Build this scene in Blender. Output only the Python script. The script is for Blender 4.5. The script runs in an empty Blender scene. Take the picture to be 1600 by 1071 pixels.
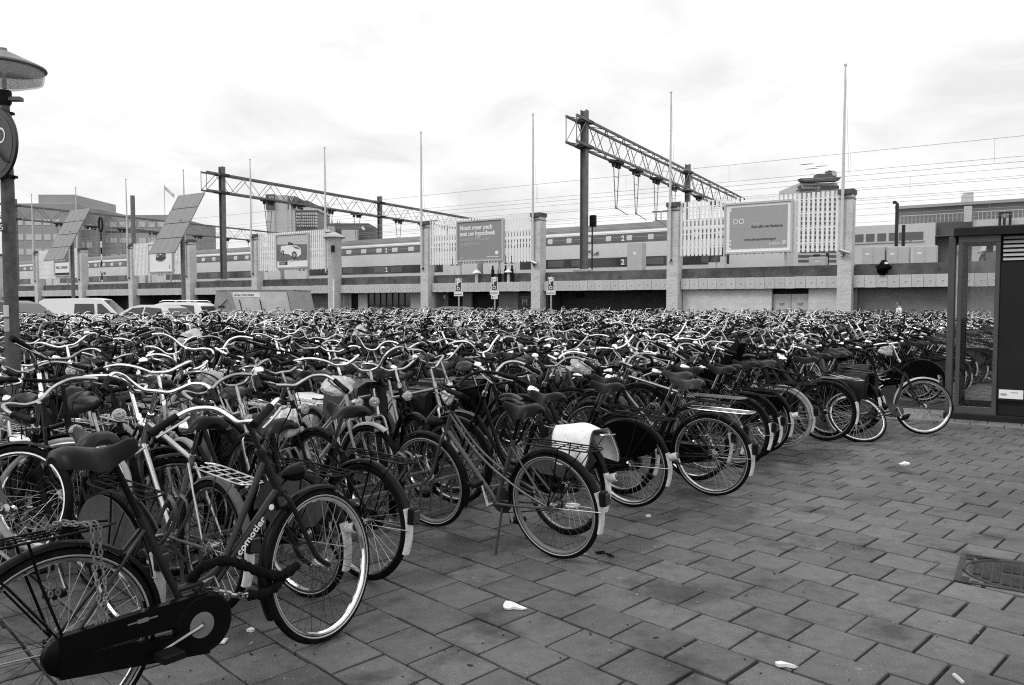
import bpy, math, random
import numpy as np
from mathutils import Vector, Matrix, noise
random.seed(7)
SC = bpy.context.scene
COL = SC.collection
R_ = math.radians

# ------------------------------------------------------------------ camera, sky, sun, exposure
FOC, HZ, EYE = 1220.0, 475.0, 1.62
PITCH = math.atan((535.5 - HZ) / FOC)
cd = bpy.data.cameras.new('camera')
cd.sensor_width = 36.0
cd.lens = FOC / 1600 * 36
cd.clip_start, cd.clip_end = 0.05, 2000
cam = bpy.data.objects.new('camera', cd)
cam.location = (0, 0, EYE)
cam.rotation_euler = (math.pi / 2 - PITCH, 0, 0)
COL.objects.link(cam)
SC.camera = cam
SUN_EL, SUN_AZ = R_(46), R_(-118)          # azimuth measured from +Y towards +X
w = bpy.data.worlds.new('World')
SC.world = w
w.use_nodes = True
nt = w.node_tree
nt.nodes.clear()
N = nt.nodes.new
L = nt.links.new
sky = N('ShaderNodeTexSky'); sky.sky_type = 'NISHITA'; sky.sun_disc = False
sky.sun_elevation = SUN_EL; sky.sun_rotation = SUN_AZ
bw = N('ShaderNodeRGBToBW'); L(sky.outputs[0], bw.inputs[0])
tc = N('ShaderNodeTexCoord')
sep = N('ShaderNodeSeparateXYZ'); L(tc.outputs['Generated'], sep.inputs[0])
zc = N('ShaderNodeMath'); zc.operation = 'MAXIMUM'; zc.inputs[1].default_value = 0; L(sep.outputs[2], zc.inputs[0])
den = N('ShaderNodeMath'); den.operation = 'ADD'; den.inputs[1].default_value = 0.3; L(zc.outputs[0], den.inputs[0])
cmb = N('ShaderNodeCombineXYZ')
for i in range(2):
    dv = N('ShaderNodeMath'); dv.operation = 'DIVIDE'
    L(sep.outputs[i], dv.inputs[0]); L(den.outputs[0], dv.inputs[1]); L(dv.outputs[0], cmb.inputs[i])
nz = N('ShaderNodeTexNoise'); nz.inputs['Scale'].default_value = 2.3; nz.inputs['Detail'].default_value = 7
nz.inputs['Roughness'].default_value = 0.58; nz.inputs['Distortion'].default_value = 0.35
L(cmb.outputs[0], nz.inputs['Vector'])
mr = N('ShaderNodeMapRange'); mr.inputs[1].default_value = 0.34; mr.inputs[2].default_value = 0.58
mr.inputs[3].default_value = 0.8; mr.inputs[4].default_value = 1.04; L(nz.outputs[0], mr.inputs[0])
cie = N('ShaderNodeMath'); cie.operation = 'MULTIPLY_ADD'; cie.inputs[1].default_value = 8.0; cie.inputs[2].default_value = 14.6
L(zc.outputs[0], cie.inputs[0])                     # overcast dome: zenith brighter than horizon
cl = N('ShaderNodeMath'); cl.operation = 'MULTIPLY'; L(cie.outputs[0], cl.inputs[0]); L(mr.outputs[0], cl.inputs[1])
mx = N('ShaderNodeMix'); mx.data_type = 'FLOAT'; mx.inputs[0].default_value = 0.93
L(bw.outputs[0], mx.inputs[2]); L(cl.outputs[0], mx.inputs[3])
bg = N('ShaderNodeBackground'); bg.inputs[1].default_value = 0.1; L(mx.outputs[0], bg.inputs[0])
wo = N('ShaderNodeOutputWorld'); L(bg.outputs[0], wo.inputs[0])
sl = bpy.data.lights.new('sun', 'SUN'); sl.energy = 1.5; sl.angle = R_(20); sl.color = (1, 1, 1)
so = bpy.data.objects.new('sun', sl); COL.objects.link(so)
sd = Vector((math.sin(SUN_AZ) * math.cos(SUN_EL), math.cos(SUN_AZ) * math.cos(SUN_EL), math.sin(SUN_EL)))
so.rotation_euler = sd.to_track_quat('Z', 'Y').to_euler()
SC.view_settings.view_transform = 'Standard'
SC.view_settings.look = 'None'
SC.view_settings.exposure = -0.55
SC.view_settings.gamma = 1.0
SC.cycles.use_denoising = False
SC.cycles.pixel_filter_type = 'BLACKMAN_HARRIS'
SC.cycles.filter_width = 1.15
SC.cycles.sample_clamp_indirect = 4.0
SC.cycles.max_bounces = 6
SC.cycles.diffuse_bounces = 3
SC.cycles.glossy_bounces = 3
SC.cycles.transparent_max_bounces = 8
SC.cycles.transmission_bounces = 6

# ------------------------------------------------------------------ where things stand: photo pixel -> point of the place
CAM = Vector((0, 0, EYE))
FW = Vector((0, math.cos(PITCH), -math.sin(PITCH)))
UP = Vector((0, math.sin(PITCH), math.cos(PITCH)))
def ray(px, py): return FW + Vector((1, 0, 0)) * ((px - 800) / FOC) - UP * ((py - 535.5) / FOC)
def proj(P):
    d = Vector(P) - CAM; z = d.dot(FW)
    if z < 0.05: return (-9e3, -9e3, z)
    return (800 + FOC * d.x / z, 535.5 - FOC * d.dot(UP) / z, z)
def gnd(px, py, z=0.0):
    r = ray(px, py); return CAM + r * ((z - EYE) / r.z)
def aty(px, py, Y):
    r = ray(px, py); return CAM + r * (Y / r.y)
WA = R_(56.25)
WU = Vector((-math.sin(WA), math.cos(WA), 0))        # along the viaduct, away from the camera
WN = Vector((math.cos(WA), math.sin(WA), 0))         # through the viaduct
WRZ = -R_(33.75)
WO = aty(1320, 475, 39.4); WO.z = 0
def wl(px, py, t):
    r = ray(px, py); k = (t - (CAM - WO).dot(WN)) / r.dot(WN); P = CAM + r * k
    return (-(P - WO).dot(WU), P.z)
def W(x, t, z=0.0): return WO - WU * x + WN * t + Vector((0, 0, z))

# ------------------------------------------------------------------ materials (the photograph is monochrome: greys only)
def mat(name, g, rough=0.6, metal=0.0, var=0.0, scale=4.0, bump=0.0, bscale=None, spec=0.5, rnd=0.0, dirt=0.0):
    m = bpy.data.materials.new(name); m.use_nodes = True
    t = m.node_tree; b = t.nodes['Principled BSDF']
    b.inputs['Base Color'].default_value = (g, g, g, 1)
    b.inputs['Roughness'].default_value = rough
    b.inputs['Metallic'].default_value = metal
    b.inputs['Specular IOR Level'].default_value = spec
    if var or bump or rnd:
        tcn = t.nodes.new('ShaderNodeTexCoord')
        val = None
        if var or bump:
            n1 = t.nodes.new('ShaderNodeTexNoise'); n1.inputs['Scale'].default_value = scale; n1.inputs['Detail'].default_value = 6
            n1.inputs['Roughness'].default_value = 0.62
            t.links.new(tcn.outputs['Object'], n1.inputs['Vector'])
        if var:
            k = t.nodes.new('ShaderNodeMapRange'); k.inputs[1].default_value = 0.3; k.inputs[2].default_value = 0.7
            k.inputs[3].default_value = g * (1 - var); k.inputs[4].default_value = g * (1 + var)
            t.links.new(n1.outputs[0], k.inputs[0]); val = k.outputs[0]
            rr = t.nodes.new('ShaderNodeMapRange'); rr.inputs[1].default_value = 0.3; rr.inputs[2].default_value = 0.7
            rr.inputs[3].default_value = min(1, rough * 1.25); rr.inputs[4].default_value = rough * 0.8
            t.links.new(n1.outputs[0], rr.inputs[0]); t.links.new(rr.outputs[0], b.inputs['Roughness'])
        if rnd:
            oi = t.nodes.new('ShaderNodeObjectInfo')
            k2 = t.nodes.new('ShaderNodeMapRange'); k2.inputs[3].default_value = 1 - rnd; k2.inputs[4].default_value = 1 + rnd
            t.links.new(oi.outputs['Random'], k2.inputs[0])
            mu = t.nodes.new('ShaderNodeMath'); mu.operation = 'MULTIPLY'; mu.inputs[0].default_value = g
            if val is not None: t.links.new(val, mu.inputs[0])
            t.links.new(k2.outputs[0], mu.inputs[1]); val = mu.outputs[0]
        if val is not None: t.links.new(val, b.inputs['Base Color'])
        if bump:
            bn = t.nodes.new('ShaderNodeBump'); bn.inputs['Strength'].default_value = bump; bn.inputs['Distance'].default_value = 0.01
            n2 = t.nodes.new('ShaderNodeTexNoise'); n2.inputs['Scale'].default_value = bscale or scale * 6; n2.inputs['Detail'].default_value = 4
            t.links.new(tcn.outputs['Object'], n2.inputs['Vector']); t.links.new(n2.outputs[0], bn.inputs['Height'])
            t.links.new(bn.outputs[0], b.inputs['Normal'])
    return m
K = {}
def mk(key, *a, **k): K[key] = mat(key, *a, **k)
mk('black_paint', 0.004, 0.28, var=0.35, scale=9, spec=0.1)
mk('worn_black', 0.007, 0.5, var=0.6, scale=14, spec=0.1)
mk('dark_paint', 0.011, 0.3, var=0.3, scale=9, spec=0.14, rnd=0.6)
mk('grey_paint', 0.06, 0.3, var=0.25, scale=9, spec=0.3, rnd=0.6)
mk('pale_paint', 0.3, 0.32, var=0.2, scale=9, rnd=0.35)
mk('white_paint', 0.6, 0.45, var=0.4, scale=11, rnd=0.2)
mk('silver_paint', 0.42, 0.24, metal=0.85, var=0.15, scale=9, rnd=0.4)
mk('chrome', 0.92, 0.12, metal=1.0, var=0.2, scale=22, rnd=0.2)
mk('dull_chrome', 0.4, 0.2, metal=1.0, var=0.3, scale=22, rnd=0.4)
mk('alloy', 0.45, 0.26, metal=1.0, var=0.2, scale=20, rnd=0.3)
mk('rubber', 0.006, 0.8, var=0.5, scale=18, spec=0.08)
mk('grey_rubber', 0.16, 0.8, var=0.3, scale=12)
mk('pale_rubber', 0.34, 0.8, var=0.2, scale=12)
mk('saddle_black', 0.004, 0.34, var=0.4, scale=16, bump=0.06, bscale=160, spec=0.1)
mk('saddle_brown', 0.014, 0.34, spec=0.16, var=0.5, scale=16, bump=0.12, bscale=90, rnd=0.8)
mk('grip_black', 0.006, 0.6, var=0.3, scale=30, spec=0.12)
mk('vinyl_black', 0.002, 0.3, var=0.3, scale=6, spec=0.08)
mk('vinyl_grey', 0.06, 0.36, var=0.25, scale=6, spec=0.3)
mk('dull_grey_paint', 0.02, 0.22, var=0.3, scale=9, spec=0.3)
mk('sheen_grey_paint', 0.06, 0.2, var=0.3, scale=9, spec=0.6)
mk('spoke_steel', 0.3, 0.25, metal=1.0, rnd=0.5)
mk('lens', 0.55, 0.22, metal=0.75, var=0.5, scale=60, bump=0.5, bscale=150)
mk('red_lens', 0.03, 0.15, spec=0.8)
mk('galvanised', 0.5, 0.5, metal=0.75, var=0.25, scale=10)
mk('rack_steel', 0.12, 0.5, metal=0.3, var=0.4, scale=10)
mk('steel_dark', 0.025, 0.55, var=0.4, scale=6, spec=0.3)
mk('steel_grey', 0.16, 0.55, var=0.3, scale=5)
mk('mast_grey', 0.15, 0.6, var=0.25, scale=2)
mk('post_grey', 0.075, 0.62, var=0.35, scale=14, bump=0.2)
mk('concrete', 0.42, 0.85, var=0.2, scale=2.5, bump=0.2)
mk('concrete_dark', 0.1, 0.9, var=0.45, scale=1.6, bump=0.4)
mk('panel_pale', 0.54, 0.8, var=0.12, scale=3, rnd=0.06)
mk('plaster', 0.5, 0.85, var=0.12, scale=1.2)
mk('plaster_grey', 0.2, 0.85, var=0.15, scale=1.2)
mk('door_dark', 0.01, 0.6, spec=0.2, var=0.3, scale=3)
mk('white_slat', 0.88, 0.55, var=0.05, scale=3)
mk('print_grey', 0.28, 0.55)
mk('print_mid', 0.36, 0.55)
mk('print_dark', 0.04, 0.55)
mk('print_white', 0.86, 0.5)
mk('print_pale', 0.55, 0.55)
mk('frame_grey', 0.5, 0.5)
mk('train_body', 0.62, 0.38, var=0.06, scale=0.6)
mk('train_roof', 0.15, 0.6, var=0.15, scale=0.8)
mk('train_white', 0.66, 0.4)
mk('train_band', 0.12, 0.3, var=0.1, scale=0.6)
mk('train_glass', 0.035, 0.1, spec=0.7)
mk('train_glass_pale', 0.1, 0.12, spec=0.7)
mk('solar_cell', 0.2, 0.3, var=0.08, scale=2)
mk('solar_line', 0.4, 0.4)
mk('building_grey', 0.26, 0.8, var=0.1, scale=0.08)
mk('building_mid', 0.32, 0.8, var=0.1, scale=0.08)
mk('building_pale', 0.55, 0.8, var=0.08, scale=0.1)
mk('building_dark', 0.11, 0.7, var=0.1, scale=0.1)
mk('storey_grey', 0.16, 0.8, var=0.1, scale=0.1)
mk('window_far', 0.12, 0.3)
mk('window_pale', 0.55, 0.3)
mk('car_white', 0.75, 0.25)
mk('car_silver', 0.5, 0.3, metal=0.5)
mk('car_dark', 0.04, 0.22)
mk('car_grey', 0.2, 0.25)
mk('car_glass', 0.02, 0.06, spec=0.9)
mk('kiosk_dark', 0.018, 0.45, spec=0.15, var=0.15, scale=3)
mk('kiosk_frame', 0.07, 0.4, spec=0.4, var=0.15, scale=4)
mk('louvre', 0.45, 0.4, metal=0.4)
mk('paper', 0.75, 0.8, var=0.12, scale=20)
mk('cloth_sleeve', 0.006, 0.95, var=0.5, scale=40, bump=0.8, bscale=120, spec=0.1)
mk('skin', 0.25, 0.6)
mk('hair', 0.02, 0.7)
mk('shirt_white', 0.88, 0.85)
mk('trousers', 0.03, 0.85)
mk('container_grey', 0.3, 0.5, var=0.15, scale=1.5)
mk('ballast', 0.05, 0.95, var=0.5, scale=6, bump=0.9, bscale=14)
mk('iron', 0.03, 0.5, metal=0.4, var=0.5, scale=9, bump=0.2)
mk('sign_blue', 0.03, 0.35)
mk('sign_rim', 0.02, 0.35)
mk('pole_white', 0.62, 0.5, var=0.08, scale=3)
mk('wire', 0.4, 0.6)
mk('cabinet', 0.5, 0.5, var=0.06, scale=2)

def glass_mat(name, tint, mixv):
    m = bpy.data.materials.new(name); m.use_nodes = True; t = m.node_tree; t.nodes.clear()
    g = t.nodes.new('ShaderNodeBsdfGlossy'); g.inputs['Roughness'].default_value = 0.03; g.inputs[0].default_value = (0.8,) * 3 + (1,)
    tr = t.nodes.new('ShaderNodeBsdfTransparent'); tr.inputs[0].default_value = (tint,) * 3 + (1,)
    fr = t.nodes.new('ShaderNodeFresnel'); fr.inputs[0].default_value = 1.45
    ad = t.nodes.new('ShaderNodeMath'); ad.operation = 'ADD'; ad.inputs[1].default_value = mixv; t.links.new(fr.outputs[0], ad.inputs[0])
    mi = t.nodes.new('ShaderNodeMixShader'); t.links.new(ad.outputs[0], mi.inputs[0]); t.links.new(tr.outputs[0], mi.inputs[1]); t.links.new(g.outputs[0], mi.inputs[2])
    o = t.nodes.new('ShaderNodeOutputMaterial'); t.links.new(mi.outputs[0], o.inputs[0])
    K[name] = m
glass_mat('clear_glass', 0.93, 0.0)

def film_mat(name, g, alpha):
    """thin translucent plastic / frosted lamp bowl"""
    m = bpy.data.materials.new(name); m.use_nodes = True; t = m.node_tree; t.nodes.clear()
    d = t.nodes.new('ShaderNodeBsdfDiffuse'); d.inputs[0].default_value = (g,) * 3 + (1,)
    tl = t.nodes.new('ShaderNodeBsdfTranslucent'); tl.inputs[0].default_value = (g,) * 3 + (1,)
    gl = t.nodes.new('ShaderNodeBsdfGlossy'); gl.inputs['Roughness'].default_value = 0.25
    m1 = t.nodes.new('ShaderNodeMixShader'); m1.inputs[0].default_value = alpha; t.links.new(d.outputs[0], m1.inputs[1]); t.links.new(tl.outputs[0], m1.inputs[2])
    m2 = t.nodes.new('ShaderNodeMixShader'); m2.inputs[0].default_value = 0.08; t.links.new(m1.outputs[0], m2.inputs[1]); t.links.new(gl.outputs[0], m2.inputs[2])
    o = t.nodes.new('ShaderNodeOutputMaterial'); t.links.new(m2.outputs[0], o.inputs[0])
    K[name] = m
film_mat('bag_plastic', 0.7, 0.35)
film_mat('lamp_bowl', 0.8, 0.6)
def clear_share(name, f):
    t = K[name].node_tree; o = [n for n in t.nodes if n.type == 'OUTPUT_MATERIAL'][0]; src = o.inputs[0].links[0].from_socket
    tr = t.nodes.new('ShaderNodeBsdfTransparent'); mi = t.nodes.new('ShaderNodeMixShader'); mi.inputs[0].default_value = f
    t.links.new(src, mi.inputs[1]); t.links.new(tr.outputs[0], mi.inputs[2]); t.links.new(mi.outputs[0], o.inputs[0])
clear_share('lamp_bowl', 0.6)

def brick_mat(name, c1, c2, mort, bw_=0.21, rh=0.0625, rough=0.9):
    m = bpy.data.materials.new(name); m.use_nodes = True; t = m.node_tree; b = t.nodes['Principled BSDF']
    b.inputs['Roughness'].default_value = rough
    tcn = t.nodes.new('ShaderNodeTexCoord'); sp = t.nodes.new('ShaderNodeSeparateXYZ'); t.links.new(tcn.outputs['Object'], sp.inputs[0])
    ad = t.nodes.new('ShaderNodeMath'); ad.operation = 'ADD'; t.links.new(sp.outputs[0], ad.inputs[0]); t.links.new(sp.outputs[1], ad.inputs[1])
    cb = t.nodes.new('ShaderNodeCombineXYZ'); t.links.new(ad.outputs[0], cb.inputs[0]); t.links.new(sp.outputs[2], cb.inputs[1])
    br = t.nodes.new('ShaderNodeTexBrick'); br.inputs['Scale'].default_value = 1.0
    br.inputs['Brick Width'].default_value = bw_; br.inputs['Row Height'].default_value = rh; br.inputs['Mortar Size'].default_value = 0.009
    br.inputs['Color1'].default_value = (c1,) * 3 + (1,); br.inputs['Color2'].default_value = (c2,) * 3 + (1,); br.inputs['Mortar'].default_value = (mort,) * 3 + (1,)
    t.links.new(cb.outputs[0], br.inputs['Vector'])
    nn = t.nodes.new('ShaderNodeTexNoise'); nn.inputs['Scale'].default_value = 1.3; nn.inputs['Detail'].default_value = 5; t.links.new(tcn.outputs['Object'], nn.inputs['Vector'])
    k = t.nodes.new('ShaderNodeMapRange'); k.inputs[1].default_value = 0.3; k.inputs[2].default_value = 0.7; k.inputs[3].default_value = 0.86; k.inputs[4].default_value = 1.12; t.links.new(nn.outputs[0], k.inputs[0])
    mu = t.nodes.new('ShaderNodeVectorMath'); mu.operation = 'SCALE'; t.links.new(br.outputs[0], mu.inputs[0]); t.links.new(k.outputs[0], mu.inputs['Scale'])
    t.links.new(mu.outputs[0], b.inputs['Base Color'])
    bn = t.nodes.new('ShaderNodeBump'); bn.inputs['Strength'].default_value = 0.4; bn.inputs['Distance'].default_value = 0.006; bn.invert = True
    t.links.new(br.outputs['Fac'], bn.inputs['Height']); t.links.new(bn.outputs[0], b.inputs['Normal'])
    K[name] = m
brick_mat('brick_pale', 0.62, 0.47, 0.66)
brick_mat('brick_light', 0.7, 0.62, 0.58)
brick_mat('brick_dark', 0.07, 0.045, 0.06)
brick_mat('brick_grey', 0.21, 0.165, 0.2)
brick_mat('brick_mid', 0.2, 0.16, 0.17)

DARK_PATCHES = [(*gnd(1215, 712)[:2], 1.0, 0.6, 0.4), (*gnd(1110, 800)[:2], 0.5, 0.35, 0.6), (*gnd(1075, 925)[:2], 0.3, 0.2, 0.55), (*gnd(980, 850)[:2], 0.32, 0.3, 0.55), (*gnd(690, 850)[:2], 0.6, 0.3, 0.55), (*gnd(640, 900)[:2], 0.25, 0.15, 0.6)]  # ragged patches where the tile colour is darkened: centre, radii, factor
def tile_mat(name, g, island):
    m = bpy.data.materials.new(name); m.use_nodes = True; t = m.node_tree; b = t.nodes['Principled BSDF']
    n_ = t.nodes.new; l_ = t.links.new
    geo = n_('ShaderNodeNewGeometry'); oi = n_('ShaderNodeObjectInfo')
    rv = geo.outputs['Random Per Island'] if island else oi.outputs['Random']
    a = n_('ShaderNodeMapRange'); a.inputs[3].default_value = g * 0.8; a.inputs[4].default_value = g * 1.2; l_(rv, a.inputs[0])
    def nzz(s, d, lo, hi, o0, o1, rough=0.6):
        x = n_('ShaderNodeTexNoise'); x.inputs['Scale'].default_value = s; x.inputs['Detail'].default_value = d; x.inputs['Roughness'].default_value = rough
        l_(geo.outputs['Position'], x.inputs['Vector'])
        k = n_('ShaderNodeMapRange'); k.inputs[1].default_value = lo; k.inputs[2].default_value = hi; k.inputs[3].default_value = o0; k.inputs[4].default_value = o1
        l_(x.outputs[0], k.inputs[0]); return k.outputs[0]
    def mul(p, q):
        x = n_('ShaderNodeMath'); x.operation = 'MULTIPLY'; l_(p, x.inputs[0]); l_(q, x.inputs[1]); return x.outputs[0]
    v = mul(a.outputs[0], nzz(0.55, 5, 0.32, 0.62, 0.72, 1.1))
    v = mul(v, nzz(2.2, 7, 0.33, 0.47, 0.42, 1.0, 0.66))
    for (sx_, sy_, rx_, ry_, dk) in DARK_PATCHES:
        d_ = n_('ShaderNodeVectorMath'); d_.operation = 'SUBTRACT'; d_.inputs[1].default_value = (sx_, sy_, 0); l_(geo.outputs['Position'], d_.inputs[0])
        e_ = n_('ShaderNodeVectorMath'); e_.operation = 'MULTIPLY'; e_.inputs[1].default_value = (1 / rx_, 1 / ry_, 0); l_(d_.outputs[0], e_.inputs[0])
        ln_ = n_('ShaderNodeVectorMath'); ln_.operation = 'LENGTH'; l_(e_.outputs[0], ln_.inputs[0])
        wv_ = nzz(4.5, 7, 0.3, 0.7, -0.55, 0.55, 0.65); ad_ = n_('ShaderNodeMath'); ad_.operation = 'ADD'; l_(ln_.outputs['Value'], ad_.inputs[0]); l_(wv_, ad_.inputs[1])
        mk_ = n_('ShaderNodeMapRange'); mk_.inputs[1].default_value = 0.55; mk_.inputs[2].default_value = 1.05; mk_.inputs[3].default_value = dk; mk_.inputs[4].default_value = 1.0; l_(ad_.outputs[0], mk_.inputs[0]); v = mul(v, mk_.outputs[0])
    v = mul(v, nzz(11, 9, 0.25, 0.75, 0.7, 1.3, 0.7))
    v = mul(v, nzz(190, 3, 0.25, 0.75, 0.45, 1.55, 0.7))
    vo = n_('ShaderNodeTexVoronoi'); vo.inputs['Scale'].default_value = 5.2; l_(geo.outputs['Position'], vo.inputs['Vector'])   # gum spots
    vk = n_('ShaderNodeMapRange'); vk.inputs[1].default_value = 0.07; vk.inputs[2].default_value = 0.1; vk.inputs[3].default_value = 1; vk.inputs[4].default_value = 0; l_(vo.outputs['Distance'], vk.inputs[0])
    sx = n_('ShaderNodeSeparateColor'); l_(vo.outputs['Color'], sx.inputs[0])
    th = n_('ShaderNodeMath'); th.operation = 'GREATER_THAN'; th.inputs[1].default_value = 0.3; l_(sx.outputs[0], th.inputs[0])
    spot = mul(vk.outputs[0], th.outputs[0])
    am = n_('ShaderNodeMapRange'); am.inputs[3].default_value = 0.62; am.inputs[4].default_value = 2.0; l_(sx.outputs[1], am.inputs[0])
    mxx = n_('ShaderNodeMix'); mxx.data_type = 'FLOAT'; mxx.inputs[2].default_value = 1.0; l_(spot, mxx.inputs[0]); l_(am.outputs[0], mxx.inputs[3])
    v = mul(v, mxx.outputs[0])
    # tiny pale grit
    vo2 = n_('ShaderNodeTexVoronoi'); vo2.inputs['Scale'].default_value = 42; l_(geo.outputs['Position'], vo2.inputs['Vector'])
    g2 = n_('ShaderNodeMapRange'); g2.inputs[1].default_value = 0.06; g2.inputs[2].default_value = 0.12; g2.inputs[3].default_value = 1; g2.inputs[4].default_value = 0; l_(vo2.outputs['Distance'], g2.inputs[0])
    s2 = n_('ShaderNodeSeparateColor'); l_(vo2.outputs['Color'], s2.inputs[0])
    t2 = n_('ShaderNodeMath'); t2.operation = 'GREATER_THAN'; t2.inputs[1].default_value = 0.7; l_(s2.outputs[0], t2.inputs[0])
    gs = mul(g2.outputs[0], t2.outputs[0])
    ma = n_('ShaderNodeMath'); ma.operation = 'MULTIPLY_ADD'; ma.inputs[1].default_value = 2.6; ma.inputs[2].default_value = 1.0; l_(gs, ma.inputs[0])
    v = mul(v, ma.outputs[0])
    l_(v, b.inputs['Base Color'])
    b.inputs['Roughness'].default_value = 0.72
    x = n_('ShaderNodeTexNoise'); x.inputs['Scale'].default_value = 120; x.inputs['Detail'].default_value = 4; l_(geo.outputs['Position'], x.inputs['Vector'])
    bn = n_('ShaderNodeBump'); bn.inputs['Strength'].default_value = 0.35; bn.inputs['Distance'].default_value = 0.004; l_(x.outputs[0], bn.inputs['Height']); l_(bn.outputs[0], b.inputs['Normal'])
    K[name] = m
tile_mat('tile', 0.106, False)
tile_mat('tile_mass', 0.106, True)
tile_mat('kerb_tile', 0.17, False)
mk('joint_sand', 0.008, 0.95, var=0.5, scale=8, bump=0.6)

def dots_mat():
    m = bpy.data.materials.new('dotted_oilcloth'); m.use_nodes = True; t = m.node_tree; b = t.nodes['Principled BSDF']
    tcn = t.nodes.new('ShaderNodeTexCoord'); vo = t.nodes.new('ShaderNodeTexVoronoi'); vo.inputs['Scale'].default_value = 34; vo.inputs['Randomness'].default_value = 0.25
    t.links.new(tcn.outputs['Object'], vo.inputs['Vector'])
    k = t.nodes.new('ShaderNodeMapRange'); k.inputs[1].default_value = 0.16; k.inputs[2].default_value = 0.22; k.inputs[3].default_value = 0.42; k.inputs[4].default_value = 0.78
    t.links.new(vo.outputs['Distance'], k.inputs[0]); t.links.new(k.outputs[0], b.inputs['Base Color']); b.inputs['Roughness'].default_value = 0.5
    K['dotted_oilcloth'] = m
dots_mat()

# ------------------------------------------------------------------ mesh building
def catmull(P, k=6):
    P = [Vector(p) for p in P]; Q = [P[0] * 2 - P[1]] + P + [P[-1] * 2 - P[-2]]; out = []
    for i in range(1, len(Q) - 2):
        a, b, c, d = Q[i - 1:i + 3]
        for j in range(k):
            t = j / k
            out.append(0.5 * ((2 * b) + (c - a) * t + (2 * a - 5 * b + 4 * c - d) * t * t + (3 * b - a - 3 * c + d) * t ** 3))
    return out + [P[-1]]

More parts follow.
